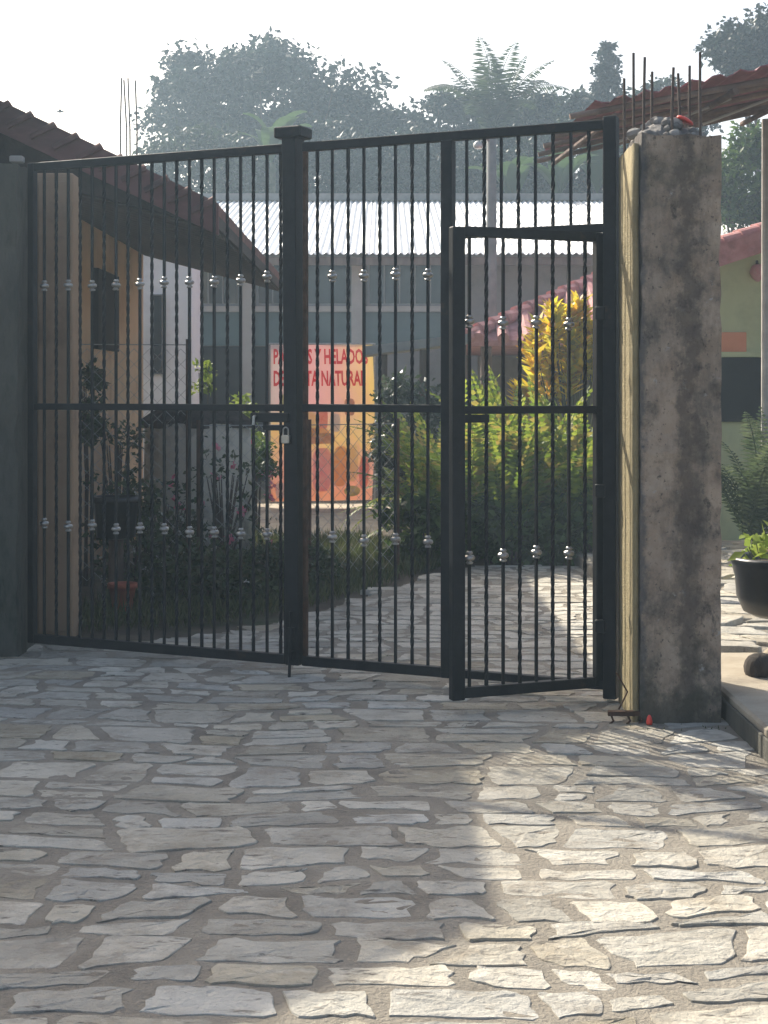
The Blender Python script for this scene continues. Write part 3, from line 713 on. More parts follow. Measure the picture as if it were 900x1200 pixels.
# unseen house added at the left, its gable shaped to shade the yard
E2 = Vector((-2.56, 8.15, 3.5))
th_ = thing('added_shade_house', 'unseen brown house with a red gable roof, added to shade the yard', 'house', (-3.6, 8.8, 0))
mb = MB(); vs_ = []; X_ = [E2.x, -5.0, -7.4]
SL2 = .53
def r2z(x): return E2.z + SL2*(E2.x-x) if x >= -5 else E2.z + SL2*(E2.x+5) - SL2*(-5-x)
for y in (E2.y, 10.0):
    for x in X_: vs_ += [(x, y, r2z(x)), (x, y, r2z(x)-.08)]
mb.add(vs_, [(0, 2, 8, 6), (2, 4, 10, 8), (1, 7, 9, 3), (3, 9, 11, 5), (0, 6, 7, 1), (4, 5, 11, 10), (0, 1, 3, 2), (2, 3, 5, 4), (6, 8, 9, 7), (8, 10, 11, 9)])
o = mb.build('roof', 'roof_red', th_); o.location = -Vector(th_.location)
mb = MB(); mb.loft([([(-7.1, 8.56), (-2.80, 8.56), (-2.80, 9.2), (-7.1, 9.2)], -.05), ([(-7.1, 8.56), (-2.80, 8.56), (-2.80, 9.2), (-7.1, 9.2)], 3.49)])
mb.add([(-7.1, 8.56, 3.49), (-2.8, 8.56, 3.49), (-5, 8.56, r2z(-5)-.09), (-7.1, 9.2, 3.49), (-2.8, 9.2, 3.49), (-5, 9.2, r2z(-5)-.09)], [(0, 1, 2), (3, 5, 4), (1, 4, 5, 2), (0, 2, 5, 3)])
o = mb.build('wall', 'brown_wall', th_); o.location = -Vector(th_.location)
window(th_, -4.6, -3.6, 8.55, 1.0, 2.1, 2, th_)

# ------------------------------------------------------------------ back building
BY = 24.0
bb_ = thing('long_building', 'long grey building with shining corrugated metal roof and strip windows', 'building', (0, BY, 0))
def brel(o): o.location = Vector(o.location) - Vector(bb_.location); return o
bx0, bx1 = -5.0, 5.2
def bx(px): return (px-CX)*BY/F
def bz(py): return EYE + (HY-py)*BY/F
mb = MB(); mb.box(bx0, bx1, BY, BY+.2, -.05, bz(296)); brel(mb.build('wall', 'grey_wall', bb_))
mb = MB(); mb.box(bx0, bx(540), BY-.03, BY-.003, bz(405), bz(366)); brel(mb.build('teal_panel', 'teal_panel', bb_))
mb = MB(); mb.box(bx0, bx(540), BY-.09, BY-.002, bz(365.5), bz(359)); brel(mb.build('sill', 'column_paint', bb_))
for a, c_ in ((284, 298), (412, 428), (528, 541)):
    mb = MB(); mb.bbox(bx(a), bx(c_), BY-.16, BY-.001, -.04, bz(297), .01); brel(mb.build('column', 'column_paint', bb_))
for a, c_, nm in ((190, 283, 5), (299, 411, 6), (429, 527, 5)):
    window(bb_, bx(a)+.02, bx(c_)-.02, BY-.002, bz(358.5), bz(304), nm, bb_)
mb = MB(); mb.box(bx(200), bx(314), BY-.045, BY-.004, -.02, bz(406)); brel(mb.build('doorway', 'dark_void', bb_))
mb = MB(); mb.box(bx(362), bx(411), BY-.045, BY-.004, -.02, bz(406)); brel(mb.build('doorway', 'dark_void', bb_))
# corrugated sheets, each its own part
E0 = Vector((0, 23.45, EYE + (HY-297)*23.45/F)); RG = Vector((0, 31.0, EYE + (HY-236)*31.0/F))
sw = .82; nsh = 14
for i in range(nsh):
    x0 = bx0 - .2 + i*sw; m_ = MB(); nn_ = 40; vs_ = []
    for j in range(nn_+1):
        x = x0 + (sw+.04)*j/nn_; h = .016*math.cos(2*math.pi*j/nn_*8)
        for p in (E0, RG): vs_ += [(x, p.y, p.z+h+.004*(i % 2))]
        for p in (E0, RG): vs_ += [(x, p.y, p.z+h-.012+.004*(i % 2))]
    fs_ = []
    for j in range(nn_):
        a, c_ = j*4, j*4+4
        fs_ += [(a, c_, c_+1, a+1), (a+2, a+3, c_+3, c_+2), (a, a+2, c_+2, c_)]
    m_.add(vs_, fs_); brel(m_.build('roof_sheet', 'corrugated', bb_))
mb = MB(); mb.box(bx0-.2, bx1+1.5, 30.9, 31.15, RG.z+.02, RG.z+.15); brel(mb.build('ridge_cap', 'ridge_metal', bb_))
mb = MB(); mb.box(bx0-.2, bx1+.5, 23.52, 23.60, E0.z-.17, E0.z-.045); brel(mb.build('fascia', 'timber', bb_))
mb = MB(); mb.add([(bx0, BY, bz(296)), (bx0, 31.0, RG.z), (bx0, 31.0, 0), (bx0, BY, 0), (bx1, BY, bz(296)), (bx1, 31.0, RG.z), (bx1, 31.0, 0), (bx1, BY, 0)], [(0, 1, 2, 3), (4, 7, 6, 5)]); brel(mb.build('end_wall', 'grey_wall', bb_))

# lamp pole in front of it
pole = thing('utility_pole', 'grey concrete utility pole with a street lamp behind the gate', 'pole', P(576, 458, 22) * 1 - Vector((0, 0, EYE)))
mb = MB(); mb.tube([(0, 0, -.05), (0, 0, 2.5), (0, 0, 5.15)], [.085, .078, .07], 12); mb.build('shaft', 'pole_concrete', pole, smooth=True)
mb = MB(); mb.tube([(0, -.02, 4.95), (-.10, -.08, 5.02), (-.20, -.12, 4.98)], .02, 8); mb.build('arm', 'pole_concrete', pole)
mb = MB(); mb.lathe([(.02, .06), (.06, .03), (.07, -.02), (.05, -.05)], 12, Matrix.Translation((-.20, -.12, 4.9))); mb.build('lamp_head', 'wire', pole, smooth=True)

# ------------------------------------------------------------------ banner on its stand
BNY = 18.2
p0, p1 = P(317, 588, BNY), P(436, 404, BNY)
bw, bh = p1.x-p0.x, p1.z-p0.z
ban = thing('banner', 'pink and orange ice cream banner with red lettering on the patio', 'banner', (p0.x, BNY, p0.z - .075))
nxs, nzs = 16, 22
mb = MB(); 
def bdef(u, v): return (u*bw + .03*math.sin(v*3)*u, .012*math.sin(u*9+v*4) + .02*(1-v)*u, .075 + v*bh + .02*u*(1-v))
for side, dy in ((0, 0), (1, .006)):
    o_ = len(mb.v)
    for j in range(nzs+1):
        for i in range(nxs+1):
            q = bdef(i/nxs, j/nzs); mb.v.append((q[0], q[1]+dy, q[2]))
    for j in range(nzs):
        for i in range(nxs):
            a = o_+j*(nxs+1)+i; f_ = (a, a+1, a+nxs+2, a+nxs+1); mb.f.append(f_ if side == 0 else f_[::-1])
sheet = mb.build('print_sheet', 'banner_print', ban, smooth=True)
for x in (-.03, bw+.03):
    mb = MB(); mb.tube([(x, .02, 0), (x, .02, .075+bh+.02)], .013, 8); mb.build('pole', 'wire', ban)
mb = MB(); mb.tube([(-.03, .02, .075+bh+.012), (bw+.03, .02, .075+bh+.012)], .011, 8); mb.build('crossbar', 'wire', ban)
for x in (-.03, bw+.03):
    mb = MB(); mb.box(x-.02, x+.02, -.25, .27, -.062, -.035); o = mb.build('foot', 'black_paint', ban); o.location = (0, 0, .035)
def text_mesh(body, x0, x1, z0, z1, parent):
    cu = bpy.data.curves.new('lettering', 'FONT'); cu.body = body; cu.offset = .03; cu.resolution_u = 2; cu.extrude = .0
    to = bpy.data.objects.new('lettering', cu); COL.objects.link(to)
    bpy.context.view_layer.update()
    me = bpy.data.meshes.new_from_object(to.evaluated_get(bpy.context.evaluated_depsgraph_get()))
    bpy.data.objects.remove(to)
    co = np.array([v.co[:] for v in me.vertices]); mn, mxx = co.min(0), co.max(0)
    me.name = 'lettering'
    for v in me.vertices:
        u = x0 + (v.co.x-mn[0])/(mxx[0]-mn[0])*(x1-x0); vv = z0 + (v.co.y-mn[1])/(mxx[1]-mn[1])*(z1-z0)
        q = bdef(u, vv); v.co = (q[0], q[1]-.006, q[2])
    me.materials.clear(); me.materials.append(MAT['text_red'])
    o = link('lettering', me, parent); return o
text_mesh('PALETAS Y HELADOS', .03, .95, .875, .975, sheet)
text_mesh('DE FRUTA NATURAL', .03, .92, .735, .835, sheet)
def blob(u, v, ru, rv, m_, nm, parent=sheet, k=14, sq=0.0, dy=.005):
    mm = MB(); pts = []
    for j in range(k):
        a = 2*math.pi*j/k; ca_, sa_ = math.cos(a), math.sin(a)
        e_ = 1-sq; uu = u + ru*math.copysign(abs(ca_)**e_, ca_); vv = v + rv*math.copysign(abs(sa_)**e_, sa_)
        q = bdef(uu, vv); pts.append((q[0], q[1]-dy, q[2]))
    q = bdef(u, v); mm.add(pts + [(q[0], q[1]-dy, q[2])], [(j, (j+1) % k, k) for j in range(k)])
    return mm.build(nm, m_, parent)
for i, (u, v, ru, rv, m_, nm, sq) in enumerate((
    (.15, .62, .055, .075, 'fruit_green', 'printed_leaf', 0), (.50, .53, .05, .07, 'fruit_red', 'printed_popsicle', .5), (.38, .50, .06, .07, 'fruit_yellow', 'printed_popsicle', .5),
    (.76, .60, .05, .055, 'fruit_brown', 'printed_popsicle', .5), (.62, .50, .05, .06, 'cup_white', 'printed_cup', .4), (.46, .40, .16, .035, 'fruit_brown', 'printed_tray', .6),
    (.45, .44, .12, .03, 'fruit_orange', 'printed_fruit', 0), (.20, .28, .07, .075, 'fruit_red', 'printed_fruit', 0), (.24, .42, .035, .05, 'fruit_brown', 'printed_fruit', 0), (.30, .33, .045, .06, 'fruit_green', 'printed_fruit', 0),
    (.34, .20, .06, .07, 'fruit_red', 'printed_fruit', 0), (.50, .20, .09, .14, 'fruit_pink', 'printed_popsicle', .5), (.68, .22, .07, .13, 'fruit_orange', 'printed_popsicle', .4),
    (.80, .24, .05, .12, 'fruit_yellow', 'printed_popsicle', .3), (.80, .06, .08, .035, 'fruit_green', 'printed_leaf', 0), (.91, .18, .05, .12, 'fruit_red', 'printed_fruit', 0), (.10, .07, .05, .05, 'cup_white', 'printed_cup', .4))):
    blob(u, v, ru, rv, m_, nm, sq=sq, dy=.005 + .0006*i)

# ------------------------------------------------------------------ kiosk with red hipped roof, slab awning
KY = 17.0
kc = P(545, 399, KY)
kio = thing('kiosk', 'small kiosk with faded red hipped tile roof behind the ferns', 'kiosk', (kc.x+2.3, KY+2.3, 0))
mb = MB(); a = 2.3; ez = kc.z; ap = ez + 1.05
mb.add([(-a, -a, ez), (a, -a, ez), (a, a, ez), (-a, a, ez), (0, 0, ap), (-a, -a, ez-.06), (a, -a, ez-.06), (a, a, ez-.06), (-a, a, ez-.06)],
       [(0, 1, 4), (1, 2, 4), (2, 3, 4), (3, 0, 4), (5, 8, 7, 6), (0, 5, 6, 1), (1, 6, 7, 2), (2, 7, 8, 3), (3, 8, 5, 0)])
kr = mb.build('roof', 'roof_pink', kio)
# rows of pan tiles on the slope that faces the gate and along the hip
for i in range(16):
    x = -a + .14 + i*.285; up_ = min(a+x, a-x)/a    # how far up this course runs
    if up_ < .05: continue
    L_ = up_*math.hypot(a, 1.05); sl = math.atan2(1.05, a)
    m_ = MB(); rr = .07
    m_.tube([(x, -a-.02, ez+.02), (x, -a + a*up_, ez + 1.05*up_+.02)], rr, 8); m_.build('tile_course', 'roof_pink', kr)
for q in range(15):
    t = q/15; p = Vector((-a, -a, ez)).lerp(Vector((0, 0, ap)), t); p2 = Vector((-a, -a, ez)).lerp(Vector((0, 0, ap)), t+1/13.2)
    m_ = MB(); m_.tube([p + Vector((0, 0, .04)), p2 + Vector((0, 0, .02))], [.10, .075], 8); m_.build('hip_tile', 'roof_pink', kr)
for sx in (-1, 1):
    for sy in (-1, 1):
        m_ = MB(); m_.bbox(sx*(a-.25)-.06, sx*(a-.25)+.06, sy*(a-.25)-.06, sy*(a-.25)+.06, 0, ez-.061, .01); m_.build('post', 'timber', kio)
m_ = MB(); m_.box(-a+.4, a-.4, a-.35, a-.25, 0, ez-.07); m_.build('back_wall', 'grey_wall', kio)

q0, q1 = P(428, 411, 15.6), P(550, 396, 15.6)
aw = thing('slab_awning', 'thin grey slab awning on posts smothered by vines', 'awning', ((q0.x+q1.x)/2, 15.9, 0))
m_ = MB(); hw = (q1.x-q0.x)/2; zc_ = (q0.z+q1.z)/2; dz = (q1.z-q0.z)/2
m_.add([(-hw, -.5, zc_-dz-.05), (hw, -.5, zc_+dz-.05), (hw, .5, zc_+dz-.05), (-hw, .5, zc_-dz-.05), (-hw, -.5, zc_-dz+.04), (hw, -.5, zc_+dz+.04), (hw, .5, zc_+dz+.06), (-hw, .5, zc_-dz+.06)],
       [(3, 2, 1, 0), (4, 5, 6, 7), (0, 1, 5, 4), (1, 2, 6, 5), (2, 3, 7, 6), (3, 0, 4, 7)]); m_.build('slab', 'slab_grey', aw)
for x in (-.35, .05, .45):
    m_ = MB(); m_.tube([(x, -.3, -.04), (x+.01, -.3, zc_-.06 + dz*x/hw)], .04, 8); m_.build('post', 'timber', aw)

# ------------------------------------------------------------------ right-hand green house
GY = 14.0
gx0 = 2.98
gh = thing('green_house', 'pale green house with pink tiled roof right of the concrete pillar', 'house', (gx0, GY, 0))
def gp(px, py): v = P(px, py, GY); return v - Vector(gh.location)
va, vb = gp(838, 303), gp(905, 281); gsl = (vb.z-va.z)/(vb.x-va.x)
wx1 = 4.0
m_ = MB(); m_.add([(0, .3, -.05), (wx1, .3, -.05), (wx1, .3, va.z+gsl*wx1), (0, .3, va.z), (0, 5, -.05), (wx1, 5, -.05), (wx1, 5, va.z+gsl*wx1), (0, 5, va.z)],
    [(0, 1, 2, 3), (4, 7, 6, 5), (0, 3, 7, 4), (1, 5, 6, 2), (3, 2, 6, 7)]); m_.build('wall', 'green_wall', gh)
m_ = MB(); x0_, x1_ = -.22, wx1+.2
m_.add([(x0_, 0, va.z+gsl*x0_), (x1_, 0, va.z+gsl*x1_), (x1_, 5.2, va.z+gsl*x1_), (x0_, 5.2, va.z+gsl*x0_)] + [(x0_, 0, va.z+gsl*x0_+.09), (x1_, 0, va.z+gsl*x1_+.09), (x1_, 5.2, va.z+gsl*x1_+.09), (x0_, 5.2, va.z+gsl*x0_+.09)],
    [(3, 2, 1, 0), (4, 5, 6, 7), (0, 1, 5, 4), (1, 2, 6, 5), (2, 3, 7, 6), (3, 0, 4, 7)]); gr = m_.build('roof', 'roof_pink', gh)
ga = math.atan(gsl)
m_ = MB()
pts = []
for q, (u, sc_) in enumerate(((0, 1.1), (.20, .92))):
    for j in range(9):
        an = math.pi*j/8; pts.append((u, -sc_*.10*math.cos(an), sc_*.085*math.sin(an)))
m_.add(pts, [(i, i+1, 10+i, 9+i) for i in range(8)] + [(8, 7, 6, 5, 4, 3, 2, 1, 0)])
TP = m_.mesh('tile', 'roof_pink')
for r_ in range(9):
    for i in range(9):
        x = x0_ + .02 + i*.165; o = link('roof_tile', TP, gh); o.location = (x, .08 + r_*.21, va.z+gsl*x+.088 + .012*(r_ % 2)); o.rotation_euler = (0, -ga, 0)
m_ = MB(); m_.box(x0_, x1_, -.03, -.002, 0, .0); 
m_ = MB(); m_.add([(x0_, -.035, va.z+gsl*x0_-.10), (x1_, -.035, va.z+gsl*x1_-.10), (x1_, -.035, va.z+gsl*x1_+.10), (x0_, -.035, va.z+gsl*x0_+.10), (x0_, -.003, va.z+gsl*x0_-.10), (x1_, -.003, va.z+gsl*x1_-.10), (x1_, -.003, va.z+gsl*x1_+.10), (x0_, -.003, va.z+gsl*x0_+.10)],
    [(0, 1, 2, 3), (7, 6, 5, 4), (0, 4, 5, 1), (1, 5, 6, 2), (2, 6, 7, 3), (3, 7, 4, 0)]); m_.build('verge_board', 'roof_pink', gh)
d0, d1 = gp(847, 495), gp(960, 418)
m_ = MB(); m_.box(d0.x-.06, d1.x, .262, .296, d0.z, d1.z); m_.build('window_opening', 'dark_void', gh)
m_ = MB(); m_.box(d0.x-.12, d1.x+.05, .21, .299, d1.z+.003, d1.z+.05); m_.build('lintel', 'green_wall', gh)
s0, s1 = gp(849, 416), gp(883, 388)
sg = thing('wall_sign', 'plain orange sign board on the green house wall', 'sign', (gx0+s0.x, GY+.285, s0.z))
m_ = MB(); m_.bbox(0, s1.x-s0.x, -.016, .012, 0, s1.z-s0.z, .004); m_.build('board', 'orange_sign', sg)
lm = gp(896, 316)
lo = thing('wall_lamp', 'small round pinkish wall lamp under the pink roof edge', 'lamp', (gx0+lm.x, GY+.26, lm.z))
m_ = MB(); m_.lathe([(.015, -.09), (.055, -.05), (.075, 0), (.055, .05), (.03, .07)], 14); m_.build('globe', 'fruit_pink', lo, smooth=True)
m_ = MB(); m_.tube([(0, 0, .06), (0, .02, .10), (0, .04, .05)], .012, 6); m_.build('bracket', 'rust', lo)

# ------------------------------------------------------------------ shed roof on poles, seen from below, behind the pillar
sr = thing('shed_roof', 'old red metal sheet roof on timber poles behind the concrete pillar', 'roof', (1.37, 10.0, 0))
def srz(x, y): return 3.20 + .21*x + .055*y
for i in range(7):
    x0_ = i*.62; m_ = MB(); vs_ = []; nn_ = 14
    for j in range(nn_+1):
        x = x0_ + .64*j/nn_; h = .018*math.cos(2*math.pi*j/nn_*4)
        for y in (-.05+random.gauss(0, .03), 3.1): vs_ += [(x, y, srz(x, y)+h+.07 + .004*(i % 2)), (x, y, srz(x, y)+h+.06+.004*(i % 2))]
    fs_ = []
    for j in range(nn_):
        a, c_ = j*4, j*4+4
        fs_ += [(a, c_, c_+2, a+2), (a+1, a+3, c_+3, c_+1), (a, a+1, c_+1, c_), (a+2, c_+2, c_+3, a+3)]
    m_.add(vs_, fs_); m_.build('roof_sheet', 'old_red_sheet', sr)
for y in np.linspace(0.02, 3.0, 6):
    m_ = MB(); m_.tube([(-.12+random.gauss(0, .06), y, srz(-.1, y)+random.gauss(0, .01)), (2.2, y+random.gauss(0, .05), srz(2.2, y)+random.gauss(0, .015)), (4.2, y, srz(4.2, y))], [.020, .024, .020], 8); m_.build('rafter', 'timber', sr)
for x in (.12, .9, 1.7, 2.5):
    m_ = MB(); m_.tube([(x, -.1, srz(x, -.1)-.05), (x+random.gauss(0, .04), 3.1, srz(x, 3.1)-.05)], .022, 8); m_.build('purlin', 'timber', sr)
for x in (.75, 1.35, 2.05):
    m_ = MB(); m_.tube([(x-.5, .7, srz(x-.5, .7)-.16), (x+.28, .62, srz(x+.28, .62)-.03)], .011, 6); m_.build('brace', 'grey_timber', sr)
for x, y in ((.15, .3), (1.87, 3.0), (1.87, .3)):
    if (x, y) == (1.87, .3): continue
    m_ = MB(); m_.tube([(x, y, -.0), (x, y, srz(x, y)-.06)], [.05, .042], 10); m_.build('post', 'grey_timber', sr)

# ------------------------------------------------------------------ rebar column beyond the low house
rc = thing('rebar_column', 'unfinished concrete column with four tall rebars above the low house roof', 'column', P(150, 458, 20) - Vector((0, 0, EYE)))
m_ = MB(); m_.bbox(-.13, .13, -.13, .13, -.05, 4.30, .01); m_.build('shaft', 'concrete', rc)
for x, y in ((-.08, -.08), (-.025, .06), (.04, -.06), (.10, .08)):
    m_ = MB(); m_.tube([(x, y, 4.2), (x + random.gauss(0, .01), y, 4.8), (x+random.gauss(0, .02), y, 5.46)], .012, 6); m_.build('rebar', 'rebar', rc)

# ------------------------------------------------------------------ garden: tank, chain-link fence, pots
tk = thing('water_tank', 'round plastered garden tank with ragged dark thatch cap', 'tank', (P(232, 458, 13.1).x, 13.1, 0))
m_ = MB(); m_.lathe([(.47, -.04), (.46, .4), (.455, .8), (.45, 1.12), (.40, 1.14)], 28); m_.build('drum', 'plaster_tank', tk, smooth=True)
m_ = MB()
ph = [random.uniform(.88, 1.12) for _ in range(28)]
m_.loft([([(rr*ph[j]*math.cos(2*math.pi*j/28), rr*ph[(j*3) % 28]*math.sin(2*math.pi*j/28)) for j in range(28)], z + .0) for rr, z in ((.40, 1.08), (.455, 1.09), (.45, 1.15), (.34, 1.23), (.15, 1.27))]); cap_ = m_.build('thatch_cap', 'thatch', tk)
c = np.stack([np.cos(t_ := rng.random(500)*6.283)*(r_ := .12 + .32*rng.random(500)), np.sin(t_)*r_, 1.26 - .38*(r_-.12)], 1)
leaves('straw', c, np.stack([np.cos(t_), np.sin(t_), -.7 + .4*rng.random(500)], 1) + .3*rdir(500), np.tile([0, 0, 1.0], (500, 1)) + .3*rdir(500), .09, .03, 'leaf_dry', cap_).data.materials[0] = MAT['thatch']

def chain_fence(pts, h, name_label, cell=.055):
    root = thing('chain_link_fence', name_label, 'fence', pts[0])
    base = Vector(pts[0])
    mesh_v, mesh_f = [], []
    wires = MB()
    for a, c_ in zip(pts[:-1], pts[1:]):
        a, c_ = Vector(a)-base, Vector(c_)-base; L_ = (c_-a).length; dr = (c_-a)/L_; nrm = Vector((-dr.y, dr.x, 0))
        cols = int(L_/cell); rows = int(h/cell)
        for i in range(cols):
            pp = []
            for j in range(rows+1):
                s_ = (i + (i + j) % 2)*cell
                pp.append(a + dr*min(s_, L_) + nrm*(.003 if (j % 2 == 0) else -.003) + Vector((0, 0, .05 + j*cell)))
            wires.tube(pp, .0026, 3)
    stuff(wires.build('wire_mesh', 'wire', root))
    for p in pts:
        m_ = MB(); p = Vector(p)-base; m_.tube([(p.x, p.y, -.05), (p.x, p.y, h+.09)], .020, 8); m_.build('post', 'rust', root)
    for a, c_ in zip(pts[:-1], pts[1:]):
        m_ = MB(); a, c_ = Vector(a)-base, Vector(c_)-base; m_.tube([a+Vector((0, 0, h+.05)), c_+Vector((0, 0, h+.05))], .004, 5); m_.build('line_wire', 'wire', root)
    return root
chain_fence([(-2.22, 10.9, 0), (-1.40, 11.0, 0)], 1.68, 'tall chain-link fence section in front of the tan house wall')
chain_fence([(-1.33, 11.05, 0), (-.55, 11.25, 0), (.10, 11.7, 0)], 1.10, 'low chain-link fence around the flower bed by the tank')

def pot(name, label, loc, prof, m_, k=20):
    o = thing(name, label, 'pot', loc)
    q = MB(); q.lathe(prof, k); q.build('bowl', m_, o, smooth=True); return o
P1 = pot('flower_pot', 'squat black flower pot among the shrubs near the brown pier', (-1.78, 10.2, 0), [(.08, .42), (.13, .43), (.15, .66), (.165, .66), (.165, .70), (.14, .70), (.13, .64), (.02, .63)], 'black_plastic')
q = MB(); q.tube([(0, 0, -.02), (0, 0, .42)], .05, 10); q.build('stand', 'timber', P1)
pot('flower_pot', 'small red clay pot under the dark shrubs', (-1.66, 9.75, 0), [(.055, -.01), (.06, 0), (.085, .15), (.095, .15), (.095, .18), (.08, .18), (.07, .14), (.01, .13)], 'terracotta')

# planter bowl on pedestal at the right
pb = thing('planter', 'black bowl planter on a short pedestal on the terrace', 'planter', (1.86, 7.15, .115))
q = MB(); q.lathe([(.13, .235), (.185, .26), (.215, .33), (.222, .42), (.235, .47), (.245, .50), (.235, .515), (.215, .505), (.205, .46), (.05, .45)], 28); q.build('bowl', 'black_plastic', pb, smooth=True)
q = MB(); q.lathe([(.10, .0), (.105, .05), (.055, .10), (.045, .18), (.075, .24)], 18); q.build('pedestal', 'concrete', pb, smooth=True)
q = MB(); q.lathe([(.20, .478), (.1, .492), (.02, .498)], 18); q.build('compost', 'soil', pb)
c = np.stack([rng.uniform(-.2, .2, 70), rng.uniform(-.18, .18, 70), .50 + .14*rng.random(70)**1.5], 1)
leaves('foliage', c, rdir(70) + [0, 0, .25], rdir(70) + [0, 0, 1.5], .075*(.6+.7*rng.random(70)), .05, 'leaf_lime', pb)
q = MB()
for i in range(12):
    a = random.uniform(0, 6.28); r_ = random.uniform(.02, .15); q.tube([(r_*math.cos(a), r_*math.sin(a), .49), (r_*1.3*math.cos(a), r_*1.3*math.sin(a), .49+random.uniform(.06, .18))], .003, 4)
q.build('stem', 'stem', pb)
rk = MB(); pr_ = [random.uniform(.86, 1.1) for _ in range(16)]
rk.loft([([(.075*a_*pr_[j]*math.cos(j*math.pi/8), .06*a_*pr_[(j*5) % 16]*math.sin(j*math.pi/8)) for j in range(16)], z) for a_, z in ((.85, -.01), (1.0, .015), (1.04, .04), (.95, .065), (.75, .086), (.42, .099), (.12, .103))])
o = tag(rk.build('rock', 'rubble', smooth=True), 'rounded dark rock on the terrace in front of the planter', 'rock'); o.location = (1.70, 6.93, .115); o.data.materials[0] = MAT['thatch']

# ------------------------------------------------------------------ plants
def frond_mesh(name, L_, arch, n_, lw, m_, droop=.5, ll=.12):
    """a feather leaf: curved midrib with a comb of leaflets on either side, rising along +x / +z"""
    cs, ds, ns, ls = [], [], [], []
    pts = []
    for i in range(n_+1):
        t = i/n_; ang = arch[0] + (arch[1]-arch[0])*t**1.3
        pts.append((pts[-1] + Vector((math.cos(ang), 0, math.sin(ang)))*(L_/n_)) if pts else Vector((0, 0, 0)))
    for i in range(2, n_+1):
        t = i/n_; tan = (pts[i]-pts[i-1]).normalized(); nr = Vector((-tan.z, 0, tan.x))
        for s_ in (-1, 1):
            d = tan*.55 + Vector((0, s_, 0)) - Vector((0, 0, droop*random.uniform(.3, .8)))
            cs.append(pts[i]); ds.append(d); ns.append(nr); ls.append(ll*(math.sin(math.pi*min(1, .12+.86*t))**.7)*random.uniform(.85, 1.1))
    ob = leaves(name, np.array([v[:] for v in cs]), np.array([v[:] for v in ds]), np.array([v[:] for v in ns]), np.array(ls), lw, m_)
    me = ob.data; bpy.data.objects.remove(ob)
    mb = MB(); mb.tube(pts, [.008*(1-.75*i/n_) * L_ for i in range(n_+1)], 4)
    # join midrib
    rib = mb.mesh(name, m_)
    v0 = np.array([v.co[:] for v in me.vertices]); v1 = np.array([v.co[:] for v in rib.vertices])
    f0 = [tuple(p.vertices) for p in me.polygons] + [tuple(i+len(v0) for i in p.vertices) for p in rib.polygons]
    out = bpy.data.meshes.new(name); out.from_pydata(np.concatenate([v0, v1]).tolist(), [], f0); out.materials.append(MAT[m_])
    return out
FR = [frond_mesh('frond', 1.35, (R(84), R(a)), 30, .05, 'leaf_fern', .35, .14) for a in (48, 25, 60, 5)]
FL = [frond_mesh('frond', 1.1, (R(70), R(a)), 30, .035, 'leaf_fern', .35, .12) for a in (-25, -55)]
fern_spots = [(.44, 13.5, .9, 'green fern clump at the low slab awning post'), (.52, 12.8, .85, 'bushy green fern beside the curve of the stone path'), (.70, 13.1, 1.12, 'tall upright fern with bright backlit fronds below the kiosk corner'), (1.05, 12.9, 1.05, 'wide fern spreading fronds over the path end'), (1.38, 13.2, 1.15, 'tall fern in front of the yellow croton'),
              (1.72, 13.0, 1.1, 'fern clump right below the yellow leaved croton'), (.52, 13.9, 1.18, 'fern at the back of the bed by the awning slab'), (1.2, 14.1, 1.2, 'fern at the back of the bed before the kiosk'), (2.0, 13.8, 1.15, 'fern at the bed end near the shed post')]
for (x, y, s_, lab) in fern_spots:
    f_ = thing('fern', lab, 'fern', (x, y, -.03), group='ferns in the garden bed')
    for i in range(27):
        o = link('frond', FR[i % 4] if i < 17 else FL[i % 2], f_); a = 2*math.pi*i/17*1.0 + random.uniform(-.25, .25)
        o.location = (.03*math.cos(a), .03*math.sin(a), 0)
        sc_ = s_*random.uniform(.78, 1.08); o.scale = (sc_*random.uniform(.8, 1.1), sc_*.9, sc_)
        o.rotation_euler = (random.uniform(-.22, .22), random.uniform(-.16, .20), a)
def shrub(name, label, loc, rad, zc, n_, clumps, cr, leaf, m_, cat='shrub', stems=6, group=None, petals=None, shell=.45):
    o = thing(name, label, cat, loc, group=group)
    q = MB()
    for i in range(stems):
        a = random.uniform(0, 6.28); r_ = random.uniform(.2, .75)
        q.tube([(.03*math.cos(a), .03*math.sin(a), -.05), (.4*r_*rad[0]*math.cos(a), .4*r_*rad[1]*math.sin(a), zc*.6), (r_*rad[0]*math.cos(a), r_*rad[1]*math.sin(a), zc + rad[2]*.45)], [.014, .010, .004], 5)
    q.build('stem', 'bark', o)
    crown('foliage', (0, 0, zc), rad, n_, clumps, cr, leaf, m_, o, shell)
    if petals:
        pm_, pn, ps = petals
        k = np.asarray((0, 0, zc)) + (rdir(pn)*np.asarray(rad)*(.8+.35*rng.random((pn, 1)))); k[:, 1] = -np.abs(k[:, 1])*.8 + k[:, 1]*.2
        k = np.repeat(k, 7, 0) + rng.normal(size=(pn*7, 3))*ps*.35
        leaves('blossom', k, rdir(pn*7), rdir(pn*7), ps, ps*.8, pm_, o)
    return o
shrub('undergrowth_shrub', 'low dark shrub beneath the ferns by the path', (.35, 12.6, 0), (.55, .35, .28), .22, 1500, 40, .14, .10, 'leaf_green')
shrub('undergrowth_shrub', 'low dark shrub where the path meets the fern bed', (1.05, 12.65, 0), (.55, .3, .28), .22, 1500, 40, .14, .10, 'leaf_green')
shrub('undergrowth_shrub', 'low dark shrub under the ferns by the gate pillar', (1.75, 12.6, 0), (.5, .3, .28), .22, 1300, 36, .14, .10, 'leaf_green')
